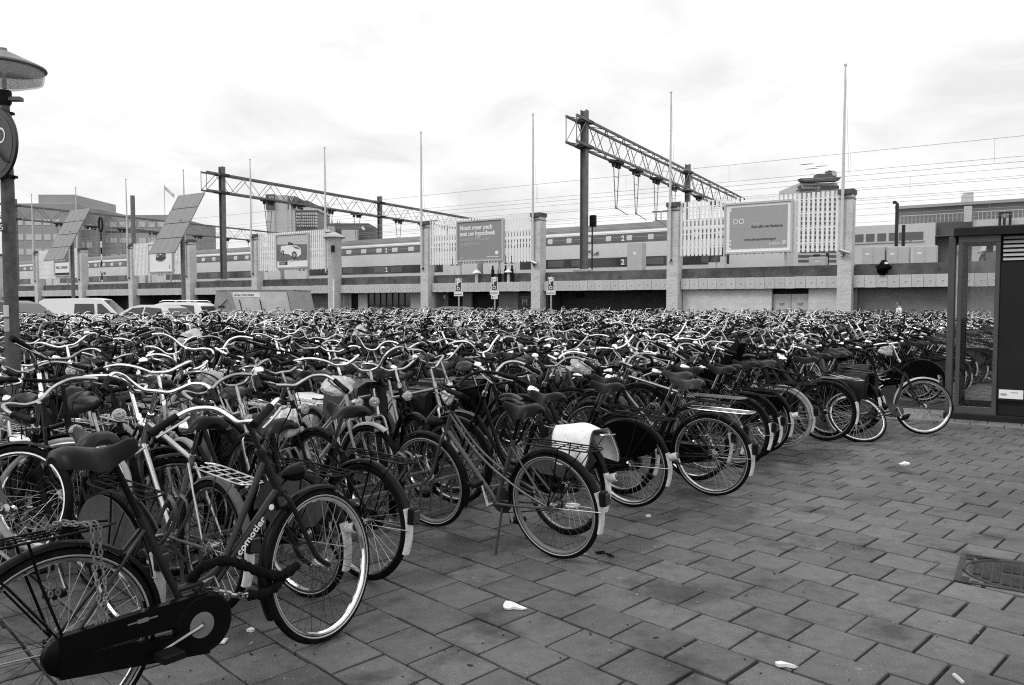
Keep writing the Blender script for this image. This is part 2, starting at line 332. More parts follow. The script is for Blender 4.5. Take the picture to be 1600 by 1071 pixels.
class MB:
    def __init__(s): s.v = []; s.f = []; s.m = []; s.i = 0
    def add(s, vs, fs):
        o = len(s.v); s.v += [tuple(v) for v in vs]
        for f in fs: s.f.append(tuple(o + i for i in f)); s.m.append(s.i)
    def box(s, x0, x1, y0, y1, z0, z1, T=None):
        vs = [Vector((x, y, z)) for z in (z0, z1) for y in (y0, y1) for x in (x0, x1)]
        if T is not None: vs = [T @ v for v in vs]
        s.add(vs, [(0, 2, 3, 1), (4, 5, 7, 6), (0, 1, 5, 4), (2, 6, 7, 3), (0, 4, 6, 2), (1, 3, 7, 5)])
    def bbox(s, x0, x1, y0, y1, z0, z1, b=0.01, T=None):
        """box with chamfered upright and top edges"""
        def ring(z, c, ins):
            X0, X1, Y0, Y1 = x0 + ins, x1 - ins, y0 + ins, y1 - ins
            return [(X0 + c, Y0, z), (X1 - c, Y0, z), (X1, Y0 + c, z), (X1, Y1 - c, z), (X1 - c, Y1, z), (X0 + c, Y1, z), (X0, Y1 - c, z), (X0, Y0 + c, z)]
        vs = ring(z0, b, 0) + ring(z1 - b, b, 0) + ring(z1, b * 0.5, b)
        if T is not None: vs = [T @ Vector(v) for v in vs]
        fs = [tuple(range(7, -1, -1)), tuple(range(16, 24))]
        for r in (0, 8):
            for i in range(8): fs.append((r + i, r + (i + 1) % 8, r + 8 + (i + 1) % 8, r + 8 + i))
        s.add(vs, fs)
    def tube(s, pts, r, n=8, closed=False, cap=True, flat=1.0):
        P = [Vector(p) for p in pts]; m = len(P)
        rs = r if isinstance(r, (list, tuple)) else [r] * m
        T = []
        for i in range(m):
            a = P[(i - 1) % m] if (closed or i) else P[0]; b = P[(i + 1) % m] if (closed or i < m - 1) else P[-1]
            d = b - a; T.append(d.normalized() if d.length > 1e-9 else Vector((0, 0, 1)))
        u = T[0].orthogonal().normalized() if abs(T[0].z) > 0.95 else T[0].cross(Vector((0, 0, 1))).normalized()
        vs = []
        for i in range(m):
            u = (u - T[i] * u.dot(T[i])); u = u.normalized() if u.length > 1e-6 else T[i].orthogonal().normalized()
            w_ = T[i].cross(u)
            for k in range(n):
                a = 2 * math.pi * k / n
                vs.append(P[i] + u * (math.cos(a) * rs[i]) + w_ * (math.sin(a) * rs[i] * flat))
        fs = []
        for i in range(m if closed else m - 1):
            j = (i + 1) % m
            for k in range(n):
                k2 = (k + 1) % n; fs.append((i * n + k, i * n + k2, j * n + k2, j * n + k))
        if cap and not closed: fs += [tuple(range(n - 1, -1, -1)), tuple((m - 1) * n + k for k in range(n))]
        s.add(vs, fs)
    def lathe(s, prof, o=(0, 0, 0), ax=(0, 0, 1), n=16, arc=None):
        o = Vector(o); ax = Vector(ax).normalized(); u = ax.orthogonal().normalized(); w_ = ax.cross(u); vs = []
        for r, h in prof:
            for k in range(n):
                a = 2 * math.pi * k / n; vs.append(o + ax * h + u * (r * math.cos(a)) + w_ * (r * math.sin(a)))
        fs = []
        for i in range(len(prof) - 1):
            for k in range(n):
                k2 = (k + 1) % n; fs.append((i * n + k, i * n + k2, (i + 1) * n + k2, (i + 1) * n + k))
        if prof[0][0] > 1e-6: fs.append(tuple(range(n - 1, -1, -1)))
        if prof[-1][0] > 1e-6: fs.append(tuple((len(prof) - 1) * n + k for k in range(n)))
        s.add(vs, fs)
    def torus(s, c, ax, R, r, N=32, n=8, sq=1.0):
        c = Vector(c); ax = Vector(ax).normalized(); u = ax.orthogonal().normalized(); w_ = ax.cross(u); vs = []
        for i in range(N):
            a = 2 * math.pi * i / N; d = u * math.cos(a) + w_ * math.sin(a)
            for k in range(n):
                b = 2 * math.pi * k / n; vs.append(c + d * (R + r * math.cos(b)) + ax * (r * sq * math.sin(b)))
        fs = [(i * n + k, ((i + 1) % N) * n + k, ((i + 1) % N) * n + (k + 1) % n, i * n + (k + 1) % n) for i in range(N) for k in range(n)]
        s.add(vs, fs)
    def prism(s, poly, o, ex, ey, d):
        """polygon (2-D in ex, ey about o) pushed out by d"""
        o = Vector(o); ex = Vector(ex); ey = Vector(ey); d = Vector(d); n = len(poly)
        vs = [o + ex * p[0] + ey * p[1] for p in poly]; vs += [v + d for v in vs]
        s.add(vs, [tuple(range(n - 1, -1, -1)), tuple(range(n, 2 * n))] + [(i, (i + 1) % n, n + (i + 1) % n, n + i) for i in range(n)])
    def grid(s, rows, closed=False):
        m = len(rows[0]); vs = [p for r in rows for p in r]; fs = []
        for i in range(len(rows) - 1):
            for k in range(m if closed else m - 1):
                k2 = (k + 1) % m; fs.append((i * m + k, i * m + k2, (i + 1) * m + k2, (i + 1) * m + k))
        s.add(vs, fs)
    def mesh(s, name, mats, sharp=38):
        me = bpy.data.meshes.new(name); me.from_pydata(s.v, [], s.f)
        for m in mats: me.materials.append(K[m] if isinstance(m, str) else m)
        if len(mats) > 1: me.polygons.foreach_set('material_index', s.m)
        if sharp is not None:
            me.polygons.foreach_set('use_smooth', [True] * len(s.f)); me.set_sharp_from_angle(angle=R_(sharp))
        me.update(); return me

def link(name, me, parent=None, loc=None, rot=None):
    o = bpy.data.objects.new(name, me); COL.objects.link(o)
    if parent is not None: o.parent = parent
    if loc is not None: o.location = loc
    if rot is not None: o.rotation_euler = rot
    return o
def part(name, mb, mats, parent, loc=None, rot=None, sharp=38):
    if isinstance(mats, str): mats = [mats]
    return link(name, mb.mesh(name, mats, sharp), parent, loc, rot)
def tag(o, label, cat, group=None, kind=None):
    if label: o['label'] = label
    if cat: o['category'] = cat
    if group: o['group'] = group
    if kind: o['kind'] = kind
    return o
def thing(name, label, cat, loc=(0, 0, 0), rz=0.0, group=None):
    return tag(link(name, None, None, loc, (0, 0, rz)), label, cat, group)
def solo(name, mb, mats, label, cat, loc=(0, 0, 0), rz=0.0, group=None, sharp=38):
    return tag(part(name, mb, mats, None, loc, (0, 0, rz), sharp), label, cat, group)
def struct(name, mb, mats, loc=(0, 0, 0), rz=0.0):
    o = part(name, mb, mats, None, loc, (0, 0, rz)); o['kind'] = 'structure'; return o
def text(name, body, size, parent, o, ex, ey, m, align='LEFT', ext=0.004, shear=0.0, sx=1.0):
    """flat lettering: o lower-left corner, ex/ey writing directions in the parent's space"""
    c = bpy.data.curves.new(name, 'FONT'); c.body = body; c.size = size; c.extrude = ext; c.align_x = align; c.shear = shear; c.resolution_u = 3
    c.materials.append(K[m]); ob = bpy.data.objects.new(name, c); COL.objects.link(ob); ob.parent = parent
    ex = Vector(ex).normalized(); ey = Vector(ey).normalized(); ez = ex.cross(ey)
    M = Matrix((ex * sx, ey, ez)).transposed().to_4x4(); M.translation = Vector(o); ob.matrix_basis = M
    return ob

# ------------------------------------------------------------------ ground and paving
mb = MB(); mb.add([(-700, -60, -0.03), (700, -60, -0.03), (700, 900, -0.03), (-700, 900, -0.03)], [(0, 1, 2, 3)])
struct('ground', mb, 'joint_sand')
VDIR = Vector((math.sin(R_(39.5)), math.cos(R_(39.5)), 0))       # along the rows of racks
WDIR = Vector((-VDIR.y, VDIR.x, 0))                              # the way the bicycles point
def rowpt(wv, vv, z=0.0): return WDIR * wv + VDIR * vv + Vector((0, 0, z))
TA = Vector((math.sin(R_(135)), math.cos(R_(135)), 0)); TB = Vector((math.sin(R_(45)), math.cos(R_(45)), 0))
T0 = gnd(617.5, 962.5)
TLA, TLB = 0.315, 0.292
MAN0 = gnd(1490, 908); MAN_A = -WU; MAN_B = WN; MAN_S = 0.61
KO = gnd(1490, 655)
STRIP0 = KO - WN * 0.5                        # strip of larger slabs in front of the kiosk
def in_man(p, m=0.0):
    d = p - MAN0; return -m < d.dot(MAN_A) < MAN_S + m and -m < d.dot(MAN_B) < MAN_S + m
def in_strip(p, m=0.0):
    d = p - KO; a, b = d.dot(MAN_A), d.dot(MAN_B); return -0.95 - m < a < 3.5 and -0.47 - m < b < 2.2
cells = []
for j in range(-30, 70):
    for i in range(-60, 40):
        c = T0 + TA * ((i + 0.5 + 0.5 * (j % 2)) * TLA) + TB * ((j + 0.5) * TLB)
        px, py, z = proj(c)
        if z < 2.4 or z > 17 or px < -120 or px > 1720 or py > 1160: continue
        if in_man(c, -0.1) or in_strip(c): continue
        occl = c.dot(WDIR) > 3.3
        if occl and z > 9: continue
        area = EYE / z ** 3 * (0.2 if occl else 1) * (0.3 if (py > 1090 or px < -20 or px > 1620) else 1)
        cells.append((area, c))
cells.sort(key=lambda t: -t[0])
def tile_verts(c, rz, dz, tx, ty, a=TLA - 0.013, b=TLB - 0.0125, chip=None):
    ca, sa = math.cos(rz), math.sin(rz); vs = []
    ex = TA * ca + TB * sa; ey = TB * ca - TA * sa
    for z, ins in ((-0.05, 0), (-0.004, 0), (0.0, 0.005)):
        for sx, sy in ((-1, -1), (1, -1), (1, 1), (-1, 1)):
            cq = chip[(sx + 1) // 2 * 2 + (sy + 1) // 2] if chip else 0.0; x, y = sx * (a / 2 - ins - cq), sy * (b / 2 - ins - cq * 0.8)
            p = c + ex * x + ey * y; vs.append((p.x, p.y, z + dz + tx * x + ty * y))
    return vs
TILE_F = [(8, 11, 10, 9)[::-1]] + [(r + i, r + (i + 1) % 4, r + 4 + (i + 1) % 4, r + 4 + i) for r in (0, 4) for i in range(4)]
pav = MB(); pav.add([(0, 0, -0.028), (0.01, 0, -0.028), (0.01, 0.01, -0.028)], [(0, 1, 2)])
pavement = link('pavement', None); pavement['kind'] = 'structure'
rg = random.Random(3)
def chips(): return [max(0.0, rg.gauss(-0.003, 0.005)) for _ in range(4)]
tile_me = []
for q in range(10):
    tm = MB(); tm.add(tile_verts(Vector((0, 0, 0)), 0, 0, 0, 0, chip=chips()), TILE_F); tile_me.append(tm.mesh('paving_tile', ['tile'], None))
mass = MB()
for q, (ar, c) in enumerate(cells):
    rz, dz, tx, ty = rg.gauss(0, 0.007), rg.gauss(-0.003, 0.0016), rg.gauss(0, 0.007), rg.gauss(0, 0.007)
    jx = TA * rg.gauss(0, 0.0022) + TB * rg.gauss(0, 0.0018)
    if q < 295:
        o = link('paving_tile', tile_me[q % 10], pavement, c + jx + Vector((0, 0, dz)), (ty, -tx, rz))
    else:
        mass.add(tile_verts(c + jx, rz, dz, tx, ty, chip=chips()), TILE_F)
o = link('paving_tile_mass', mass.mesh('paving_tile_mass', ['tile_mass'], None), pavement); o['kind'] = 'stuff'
# strip of paler slabs in front of the kiosk
strip = link('kerb_strip', None); strip['kind'] = 'structure'
sm = MB(); sm.bbox(-0.19, 0.19, -0.11, 0.11, -0.05, 0.004, 0.005); slab_me = sm.mesh('slab', ['kerb_tile'], None)
for r in range(6):
    for q in range(11):
        c = KO + MAN_A * (-0.75 + 0.39 * q + (0.19 if r % 2 else 0)) + MAN_B * (-0.36 + 0.229 * r)
        link('slab', slab_me, strip, (c.x, c.y, rg.gauss(0, 0.0015)), (0, 0, WRZ + rg.gauss(0, 0.006)))
# manhole
mh = thing('manhole_cover', 'square cast iron manhole frame with round ribbed lid set into the paving', 'manhole cover', (MAN0.x, MAN0.y, 0), WRZ)
m = MB(); S = MAN_S
m.box(0, S, 0, 0.03, -0.04, 0.006); m.box(0, S, S - 0.03, S, -0.04, 0.006); m.box(0, 0.03, 0.03, S - 0.03, -0.04, 0.006); m.box(S - 0.03, S, 0.03, S - 0.03, -0.04, 0.006)
m.box(0.03, S - 0.03, 0.03, S - 0.03, -0.04, -0.004)
m.torus((S / 2, S / 2, -0.002), (0, 0, 1), 0.272, 0.011, 40, 6)
part('frame', m, 'iron', mh)
m = MB(); m.lathe([(0.25, -0.01), (0.25, 0.0), (0.0, 0.0)], (S / 2, S / 2, 0), (0, 0, 1), 32); part('lid', m, 'iron', mh)
m = MB()
for a in range(-9, 10):
    for b in range(-15, 16):
        x, y = a * 0.05 + S / 2, b * 0.0195 + S / 2
        d = math.hypot(x - S / 2, y - S / 2)
        if d < 0.225 and not (abs(b) < 2 and abs(a) < 2): m.box(x - 0.019, x + 0.019, y - 0.0065, y + 0.0065, 0, 0.006)
        elif d > 0.31 and 0.05 < x < S - 0.05 and 0.045 < y < S - 0.045: m.box(x - 0.019, x + 0.019, y - 0.0065, y + 0.0065, -0.004, 0.004)
o = part('tread_pattern', m, 'iron', mh, sharp=None); o['kind'] = 'stuff'

# ------------------------------------------------------------------ railway viaduct (local frame: x towards -WU, y through, z up)
def wroot(name, label, cat, x, t, z=0.0, group=None): 
    p = W(x, t, z); return thing(name, label, cat, p, WRZ, group)
SPC = 9.1
piers = [k for k in range(-3, 14)]
via = wroot('railway_viaduct', 'long low concrete railway viaduct with panelled fascia behind the parked bicycles', 'viaduct', 0, 0)
m = MB(); m.box(-160, 60, 1.0, 70, 2.46, 3.0); part('deck', m, 'concrete_dark', via)
m = MB()
for k in range(-3, 17):
    x1 = -k * SPC - 0.36; x0 = -(k + 1) * SPC + 0.36
    m.box(x0, x1, 0.33, 0.75, 3.035, 3.6)
part('parapet', m, 'concrete_dark', via)
pm = MB(); pm.bbox(-0.257, 0.257, -0.05, 0.05, 0.0, 0.6, 0.012); pm.lathe([(0.03, 0), (0.03, 0.05), (0, 0.055)], (0.02, -0.05, 0.3), (0, -1, 0.5), 6)
panel_me = pm.mesh('fascia_panel', ['panel_pale'], None)
rg = random.Random(5)
m = MB()
for k in range(-2, 13):
    x1 = -k * SPC - 0.36; x0 = -(k + 1) * SPC + 0.36; n_ = 16; st = (x1 - x0) / n_
    for q in range(n_):
        if k <= 9: link('fascia_panel', panel_me, via, (x0 + st * (q + 0.5), 0.1 + rg.gauss(0, 0.004), 2.43 + rg.gauss(0, 0.004)))
    m.box(x0, x1, 0.17, 0.95, 2.46, 2.97)
part('fascia_beam', m, 'concrete', via)
m = MB(); m.box(-165, 60, 0.8, 70, 3.02, 3.5); part('ballast_bed', m, 'ballast', via)['kind'] = 'stuff'
# walls under the deck, one per bay
def bay(k): return -(k + 1) * SPC + 0.36, -k * SPC - 0.36
def bay_wall(k, t, m_, cut=()):
    x0, x1 = bay(k); xs = x0
    for a, b in sorted(cut) + [(x1, None)]:
        mb = MB(); mb.box(xs, a, t, t + 0.2, 0, 2.45); part('bay_wall', mb, m_, via); xs = b
    if t > 0.6: mb = MB(); mb.box(x0 - 0.01, x0 + 0.14, 0.4, t - 0.003, 0, 2.45); part('bay_pier', mb, m_, via)
def door(x0, x1, t, z1, m_, name='door'):
    mb = MB(); mb.bbox(x0, x1, t - 0.04, t + 0.04, 0.0, z1, 0.01); return part(name, mb, m_, via)
bay_wall(-2, 0.8, 'brick_grey'); bay_wall(-1, 0.8, 'brick_grey')
bay_wall(0, 0.42, 'brick_light', [(-3.75, -1.86)])
mb = MB(); mb.box(-3.75, -1.86, 0.8, 0.85, 2.15, 2.45); part('transom', mb, 'door_dark', via)
for a, b in ((-3.74, -2.82), (-2.79, -1.87)):
    d = door(a, b, 0.72, 2.14, 'panel_pale')
    g = MB()
    for q in range(3):
        cx, cz = a + 0.25 + 0.2 * q, 1.25 + 0.35 * (q % 2); pts = [(cx + 0.16 * math.cos(i * 1.9), 0.672, cz + 0.1 * math.sin(i * 2.7 + q)) for i in range(7)]
        g.tube(catmull(pts, 3), 0.009, 4, flat=1)
    part('graffiti', g, 'steel_grey', d)
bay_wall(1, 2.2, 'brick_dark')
mb = MB(); mb.box(-16.6, -16.1, 2.05, 2.19, 2.0, 2.28); part('vent_box', mb, 'door_dark', via)
bay_wall(2, 1.2, 'plaster_grey', [(-26.4, -25.1), (-24.35, -22.05), (-20.5, -19.2)])
door(-26.39, -25.11, 1.3, 2.1, 'door_dark'); door(-24.34, -22.06, 1.5, 2.3, 'door_dark', 'garage_door')
p = door(-20.49, -19.21, 1.25, 2.35, 'print_dark', 'poster_board')
text('lettering', 'M', 0.6, p, (-20.2, 1.2, 1.55), (1, 0, 0), (0, 0, 1), 'print_pale'); 
g = MB(); g.box(-20.3, -19.6, 1.2, 1.205, 2.05, 2.09); g.box(-20.3, -19.4, 1.2, 1.205, 1.98, 2.0); part('lettering', g, 'print_mid', p)
mb = MB(); mb.box(-26.9, -26.6, 1.17, 1.195, 2.0, 2.25); part('notice', mb, 'print_white', via)
bay_wall(3, 1.0, 'plaster', [(-35.7, -34.95), (-34.0, -29.7)])
door(-35.69, -34.96, 1.05, 2.33, 'door_dark')
mb = MB(); mb.box(-33.99, -29.71, 1.12, 1.16, 0.0, 2.45); g = part('window', mb, 'train_glass', via)
fm = MB()
for q in range(8): fm.box(-33.99 + q * 0.605, -33.94 + q * 0.605, 1.06, 1.117, 0, 2.45)
fm.box(-33.93, -29.8, 1.07, 1.118, 1.5, 1.55); part('mullion', fm, 'steel_dark', g)
bay_wall(4, 1.4, 'plaster_grey')
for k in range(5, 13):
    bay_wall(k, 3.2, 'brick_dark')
    x0, x1 = bay(k)
    if k in (6, 7, 5): mb = MB(); mb.box(x0 + 2.4, x1 - 2.6, 2.9, 3.0, 0, 2.4); part('window', mb, 'train_glass_pale', via)
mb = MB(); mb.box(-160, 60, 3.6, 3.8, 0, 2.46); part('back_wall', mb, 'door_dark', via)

# brick piers with flagpoles, in the gaps between the bays
PL = ['second', 'third', 'fourth', 'fifth', 'sixth', 'seventh', 'eighth', 'ninth', 'tenth']
def pier_where(k):
    return {-1: 'hidden behind the glass kiosk', 0: 'just beside the walking man', 1: 'between the diary billboard and the dark brick bay', 2: 'on the portal mast side of the mortgage billboard',
            3: 'on the far side of the mortgage billboard', 5: 'between the car poster and the train', 6: 'behind the nearer solar panel mast', 7: 'below the tall round steel post',
            8: 'behind the farther solar panel', 9: 'last one beside the lamp post pole'}.get(k, 'far along the row')
pm_ = MB(); pm_.bbox(-0.34, 0.34, -0.3, 0.42, 0, 7.08, 0.012); pier_me = pm_.mesh('shaft', ['brick_pale'], None)
cm_ = MB(); cm_.bbox(-0.39, 0.39, -0.35, 0.47, 7.081, 7.32, 0.015); cm_.box(-0.36, 0.36, -0.32, 0.44, 6.84, 6.88); cap_me = cm_.mesh('cap', ['concrete_dark'], None)
polem = MB(); polem.tube([(0, 0, 4.0), (0, 0, 4.0), (0, 0, 7.2), (0, 0, 13.35)], [0.085, 0.085, 0.08, 0.042], 8); polem.lathe([(0.07, 13.35), (0.075, 13.42), (0, 13.46)], (0, 0, 0), (0, 0, 1), 8)
pole_me = polem.mesh('pole', ['pole_white'])
arm = MB(); arm.box(-0.09, 0.42, -0.05, 0.02, 6.98, 7.06); arm.box(-0.07, 0.1, -0.05, 0.22, 4.02, 4.12); arm_me = arm.mesh('bracket', ['steel_dark'], None)
lnm = MB(); lnm.tube([(0.02, 0.0, 13.3), (0.25, 0.05, 8.0)], 0.008, 3); line_me = lnm.mesh('halyard', ['wire'])
for k in range(-2, 11):
    if k == 4:
        r = wroot('brick_column', 'round pale brick column with conical lid and downpipe, between car poster and train', 'column', -k * SPC, 0)
        m = MB(); m.lathe([(0.52, 0), (0.52, 6.4), (0.62, 6.55), (0.62, 6.6)], n=20); part('shaft', m, 'brick_pale', r)
        m = MB(); m.lathe([(0.8, 6.601), (0.84, 6.66), (0.55, 6.85), (0.12, 7.05), (0, 7.07)], n=20); part('cap', m, 'concrete', r)
        m = MB(); m.tube([(0.35, -0.46, 0), (0.35, -0.46, 3.4)], 0.07, 8); part('downpipe', m, 'white_slat', r)
        m = MB(); m.box(0.28, 0.5, -0.62, -0.46, 5.5, 6.0); part('lantern', m, 'door_dark', r)
    else:
        r = wroot('brick_pier', 'square pale brick pier with dark cap, ' + pier_where(k), 'pier', -k * SPC, 0, 0, 'brick piers along the viaduct')
        link('shaft', pier_me, r); link('cap', cap_me, r)
        if k in (0, 2):
            m = MB(); m.tube([(0.0, -0.32, 4.15), (0.05, -0.6, 4.2)], 0.035, 6); m.tube([(-0.2, -0.62, 4.3), (0.3, -0.6, 4.12)], 0.085, 8); part('security_camera', m, 'galvanised', r)
    if k >= -1:
        f = wroot('flagpole', 'bare white flagpole on the pier ' + pier_where(k).replace('beside', 'near') if k != 4 else 'tall white bare flagpole strapped to the round brick column', 'flagpole', -k * SPC - 0.12 if k != 4 else -k * SPC - 0.5, -0.42, 0, 'flagpoles on the piers')
        link('pole', pole_me, f); link('bracket', arm_me, f); link('halyard', line_me, f)

# white slat screens with billboards
sm_ = MB(); sm_.box(-0.066, 0.066, -0.02, 0.02, 4.28, 7.3); slat_me = sm_.mesh('slat', ['white_slat'], None)
SCR = {0: 'holding the diary billboard', 2: 'holding the mortgage billboard', 4: 'holding the car poster', 6: 'holding the small truck poster', 8: 'behind the farther solar panel'}
for k, wh in SCR.items():
    r = wroot('slat_screen', 'white vertical slat screen between two brick piers ' + wh, 'screen', -(k + 0.5) * SPC, -0.12, 0, 'slat screens between the piers')
    n_ = 37; wd = SPC - 0.86
    for q in range(n_): link('slat', slat_me, r, (-wd / 2 + wd * q / (n_ - 1), 0 if q % 2 else 0.0, 0.012 * math.sin(q * 3.1)))
    for z in (4.75, 5.5, 6.25, 6.98):
        m = MB(); m.box(-wd / 2 - 0.05, wd / 2 + 0.05, 0.022, 0.07, z - 0.035, z + 0.035); part('rail', m, 'white_slat', r)
    m = MB()
    for x in (-1.6, 1.6): m.box(x - 0.05, x + 0.05, 0.072, 0.17, 3.6, 7.1)
    part('post', m, 'galvanised', r)
def billboard(label, xa, xb, za, zb, face, border):
    cx = (xa + xb) / 2; r = wroot('billboard', label, 'billboard', cx, -0.2, 0, 'billboards on the slat screens'); w2 = (xb - xa) / 2
    m = MB()
    m.box(-w2, w2, -0.14, 0.03, zb - 0.1, zb); m.box(-w2, w2, -0.14, 0.03, za, za + 0.1); m.box(-w2, -w2 + 0.1, -0.14, 0.03, za + 0.1, zb - 0.1); m.box(w2 - 0.1, w2, -0.14, 0.03, za + 0.1, zb - 0.1)
    part('frame', m, 'frame_grey', r)
    m = MB(); m.box(-w2 + 0.1, w2 - 0.1, -0.07, 0.0, za + 0.1, zb - 0.1); part('border', m, border, r)
    return r, w2
X, Z, Y_ = (1, 0, 0), (0, 0, 1), -0.085
def sheet(r, pts, m_, y=-0.075, name='print'):
    m = MB(); m.prism(pts, (0, y, 0), X, Z, (0, 0.003, 0)); return part(name, m, m_, r, sharp=None)
r, w2 = billboard('grey diary page billboard with wide white border beside the walking man', -6.16, -2.54, 4.3, 7.02, None, 'print_white')
sheet(r, [(-w2 + 0.3, 4.55), (w2 - 0.27, 4.55), (w2 - 0.27, 6.78), (-w2 + 0.3, 6.78)], 'print_mid')
text('lettering', 'DO', 0.4, r, (-1.32, Y_, 5.88), X, Z, 'print_white')
text('lettering', '20.30 - 21.21', 0.17, r, (-1.3, Y_, 5.6), X, Z, 'print_pale')
text('lettering', 'thuis alles wat frankeren', 0.23, r, (-0.35, Y_, 5.64), X, Z, 'print_dark', shear=0.35, sx=0.72)
text('lettering', 'www.cijmaandverzorg.nl', 0.2, r, (-0.75, Y_, 4.98), X, Z, 'steel_dark', shear=0.2, sx=0.85)
text('lettering', 'achmea', 0.2, r, (0.6, Y_, 4.72), X, Z, 'print_white')
for z in (5.55, 5.85): sheet(r, [(-0.95 if z > 5.7 else -1.3, z), (1.4, z), (1.4, z + 0.012), (-0.95 if z > 5.7 else -1.3, z + 0.012)], 'print_pale', -0.08)
m = MB(); m.torus((1.38, -0.08, 4.8), (0, 1, 0), 0.075, 0.03, 16, 4); part('emblem', m, 'print_white', r)
m = MB()
for z in (4.6, 4.82, 5.0, 6.62, 6.74): m.lathe([(0.05, 0), (0.05, 0.004), (0, 0.005)], (-1.45, -0.078, z), (0, -1, 0), 10)
part('punch_hole', m, 'print_white', r)
r, w2 = billboard('grey mortgage billboard with white serif lettering, above the disabled parking signs', -24.46, -20.66, 4.42, 7.15, None, 'print_grey')
sheet(r, [(-w2 + 0.13, 4.55), (w2 - 0.13, 4.55), (w2 - 0.13, 7.0), (-w2 + 0.13, 7.0)], 'print_grey')
text('lettering', 'Nooit meer pech', 0.42, r, (-1.62, Y_, 6.52), X, Z, 'print_white', ext=0.006, sx=0.9).data.offset = 0.012
text('lettering', 'met uw hypotheek', 0.42, r, (-1.62, Y_, 6.13), X, Z, 'print_white', ext=0.006, sx=0.9).data.offset = 0.012
text('lettering', '(dankzij de HPK-check', 0.33, r, (-1.62, Y_, 5.8), X, Z, 'print_pale', sx=0.82)
text('lettering', 'op postbank.nl)', 0.33, r, (-1.62, Y_, 5.48), X, Z, 'print_pale', sx=0.82)
m = MB(); m.lathe([(0.13, 0), (0.13, 0.004), (0, 0.005)], (1.38, -0.078, 4.95), (0, -1, 0), 16); part('emblem', m, 'print_white', r)
sheet(r, [(0.55, 4.68), (1.55, 4.68), (1.55, 4.71), (0.55, 4.71)], 'print_white', -0.08); sheet(r, [(-1.6, 4.68), (-1.3, 4.68), (-1.3, 4.7), (-1.6, 4.7)], 'print_white', -0.08)
r, w2 = billboard('car poster of a white convertible on a dark road, in the middle of its screen', -42.75, -38.95, 4.44, 7.15, None, 'print_pale')
A, B = -w2 + 0.12, w2 - 0.12
sheet(r, [(A, 6.35), (B, 6.25), (B, 7.03), (A, 7.03)], 'print_pale'); sheet(r, [(A, 5.0), (B, 5.0), (B, 6.25), (A, 6.35)], 'steel_grey'); sheet(r, [(A, 4.56), (B, 4.56), (B, 5.0), (A, 5.0)], 'print_white')
sheet(r, [(-1.35, 5.75), (-1.3, 6.2), (-0.6, 6.24), (-0.1, 6.3), (0.6, 6.15), (1.0, 5.95), (1.05, 5.5), (0.7, 5.32), (0.05, 5.3), (-0.4, 5.55), (-1.15, 5.6)], 'print_white', -0.08)
sheet(r, [(-0.5, 6.22), (-0.42, 6.5), (0.0, 6.42), (0.35, 6.22)], 'print_dark', -0.08); sheet(r, [(-0.05, 6.2), (0.7, 6.05), (1.0, 5.85), (0.4, 5.95)], 'steel_grey', -0.083)
for cx, cz, ra in ((0.25, 5.45, 0.3), (-1.1, 5.7, 0.18)):
    m = MB(); m.lathe([(ra, 0), (ra, 0.004), (0, 0.004)], (cx, -0.084, cz), (0, -1, 0), 18); m.i = 1; m.lathe([(ra * 0.6, 0), (ra * 0.6, 0.003), (0, 0.003)], (cx, -0.089, cz), (0, -1, 0), 14); part('printed_wheel', m, ['print_dark', 'print_mid'], r)
text('lettering', 'Leaser een slim', 0.2, r, (-0.1, Y_, 6.72), X, Z, 'print_white'); text('lettering', 'zakelijk contract', 0.2, r, (0.1, Y_, 6.5), X, Z, 'print_white')
sheet(r, [(-1.55, 4.7), (-0.55, 4.7), (-0.55, 4.98), (-1.55, 4.98)], 'print_dark', -0.08); text('lettering', 'Dutch', 0.26, r, (-1.5, Y_, 4.76), X, Z, 'print_white')
sheet(r, [(-0.35, 4.92), (0.15, 4.92), (0.15, 5.08), (-0.35, 5.08)], 'print_pale', -0.08)
r, w2 = billboard('white poster with a small dark truck, under the nearer solar panel', -60.6, -56.8, 4.5, 7.15, None, 'print_white')
sheet(r, [(-0.75, 5.6), (-0.7, 6.1), (-0.3, 6.2), (0.1, 6.05), (0.3, 6.35), (0.8, 6.3), (0.85, 5.75), (0.2, 5.55)], 'print_dark', -0.08); sheet(r, [(-0.65, 5.85), (-0.6, 6.05), (-0.2, 6.1), (-0.2, 5.9)], 'print_mid', -0.084)
sheet(r, [(0.2, 5.85), (0.25, 6.2), (0.7, 6.15), (0.7, 5.9)], 'steel_grey', -0.084); sheet(r, [(-0.5, 5.45), (0.3, 5.45), (0.8, 5.65), (-0.1, 5.6)], 'print_mid', -0.077)
sheet(r, [(1.3, 4.8), (1.45, 4.8), (1.45, 5.15), (1.3, 5.15)], 'print_mid', -0.08)
r, w2 = billboard('poster with a white lettered band, under the farther solar panel', -77.9, -74.7, 4.5, 7.15, None, 'print_white')
sheet(r, [(-w2 + 0.15, 5.9), (w2 - 0.15, 5.9), (w2 - 0.15, 7.0), (-w2 + 0.15, 7.0)], 'steel_grey'); sheet(r, [(-w2 + 0.15, 4.6), (w2 - 0.15, 4.6), (w2 - 0.15, 4.85), (-w2 + 0.15, 4.85)], 'steel_dark')
text('lettering', 'WELL DRINK', 0.42, r, (-1.35, Y_, 5.25), X, Z, 'print_dark'); text('lettering', 'ALL DRINKS', 0.36, r, (-1.3, Y_, 6.05), X, Z, 'print_white')

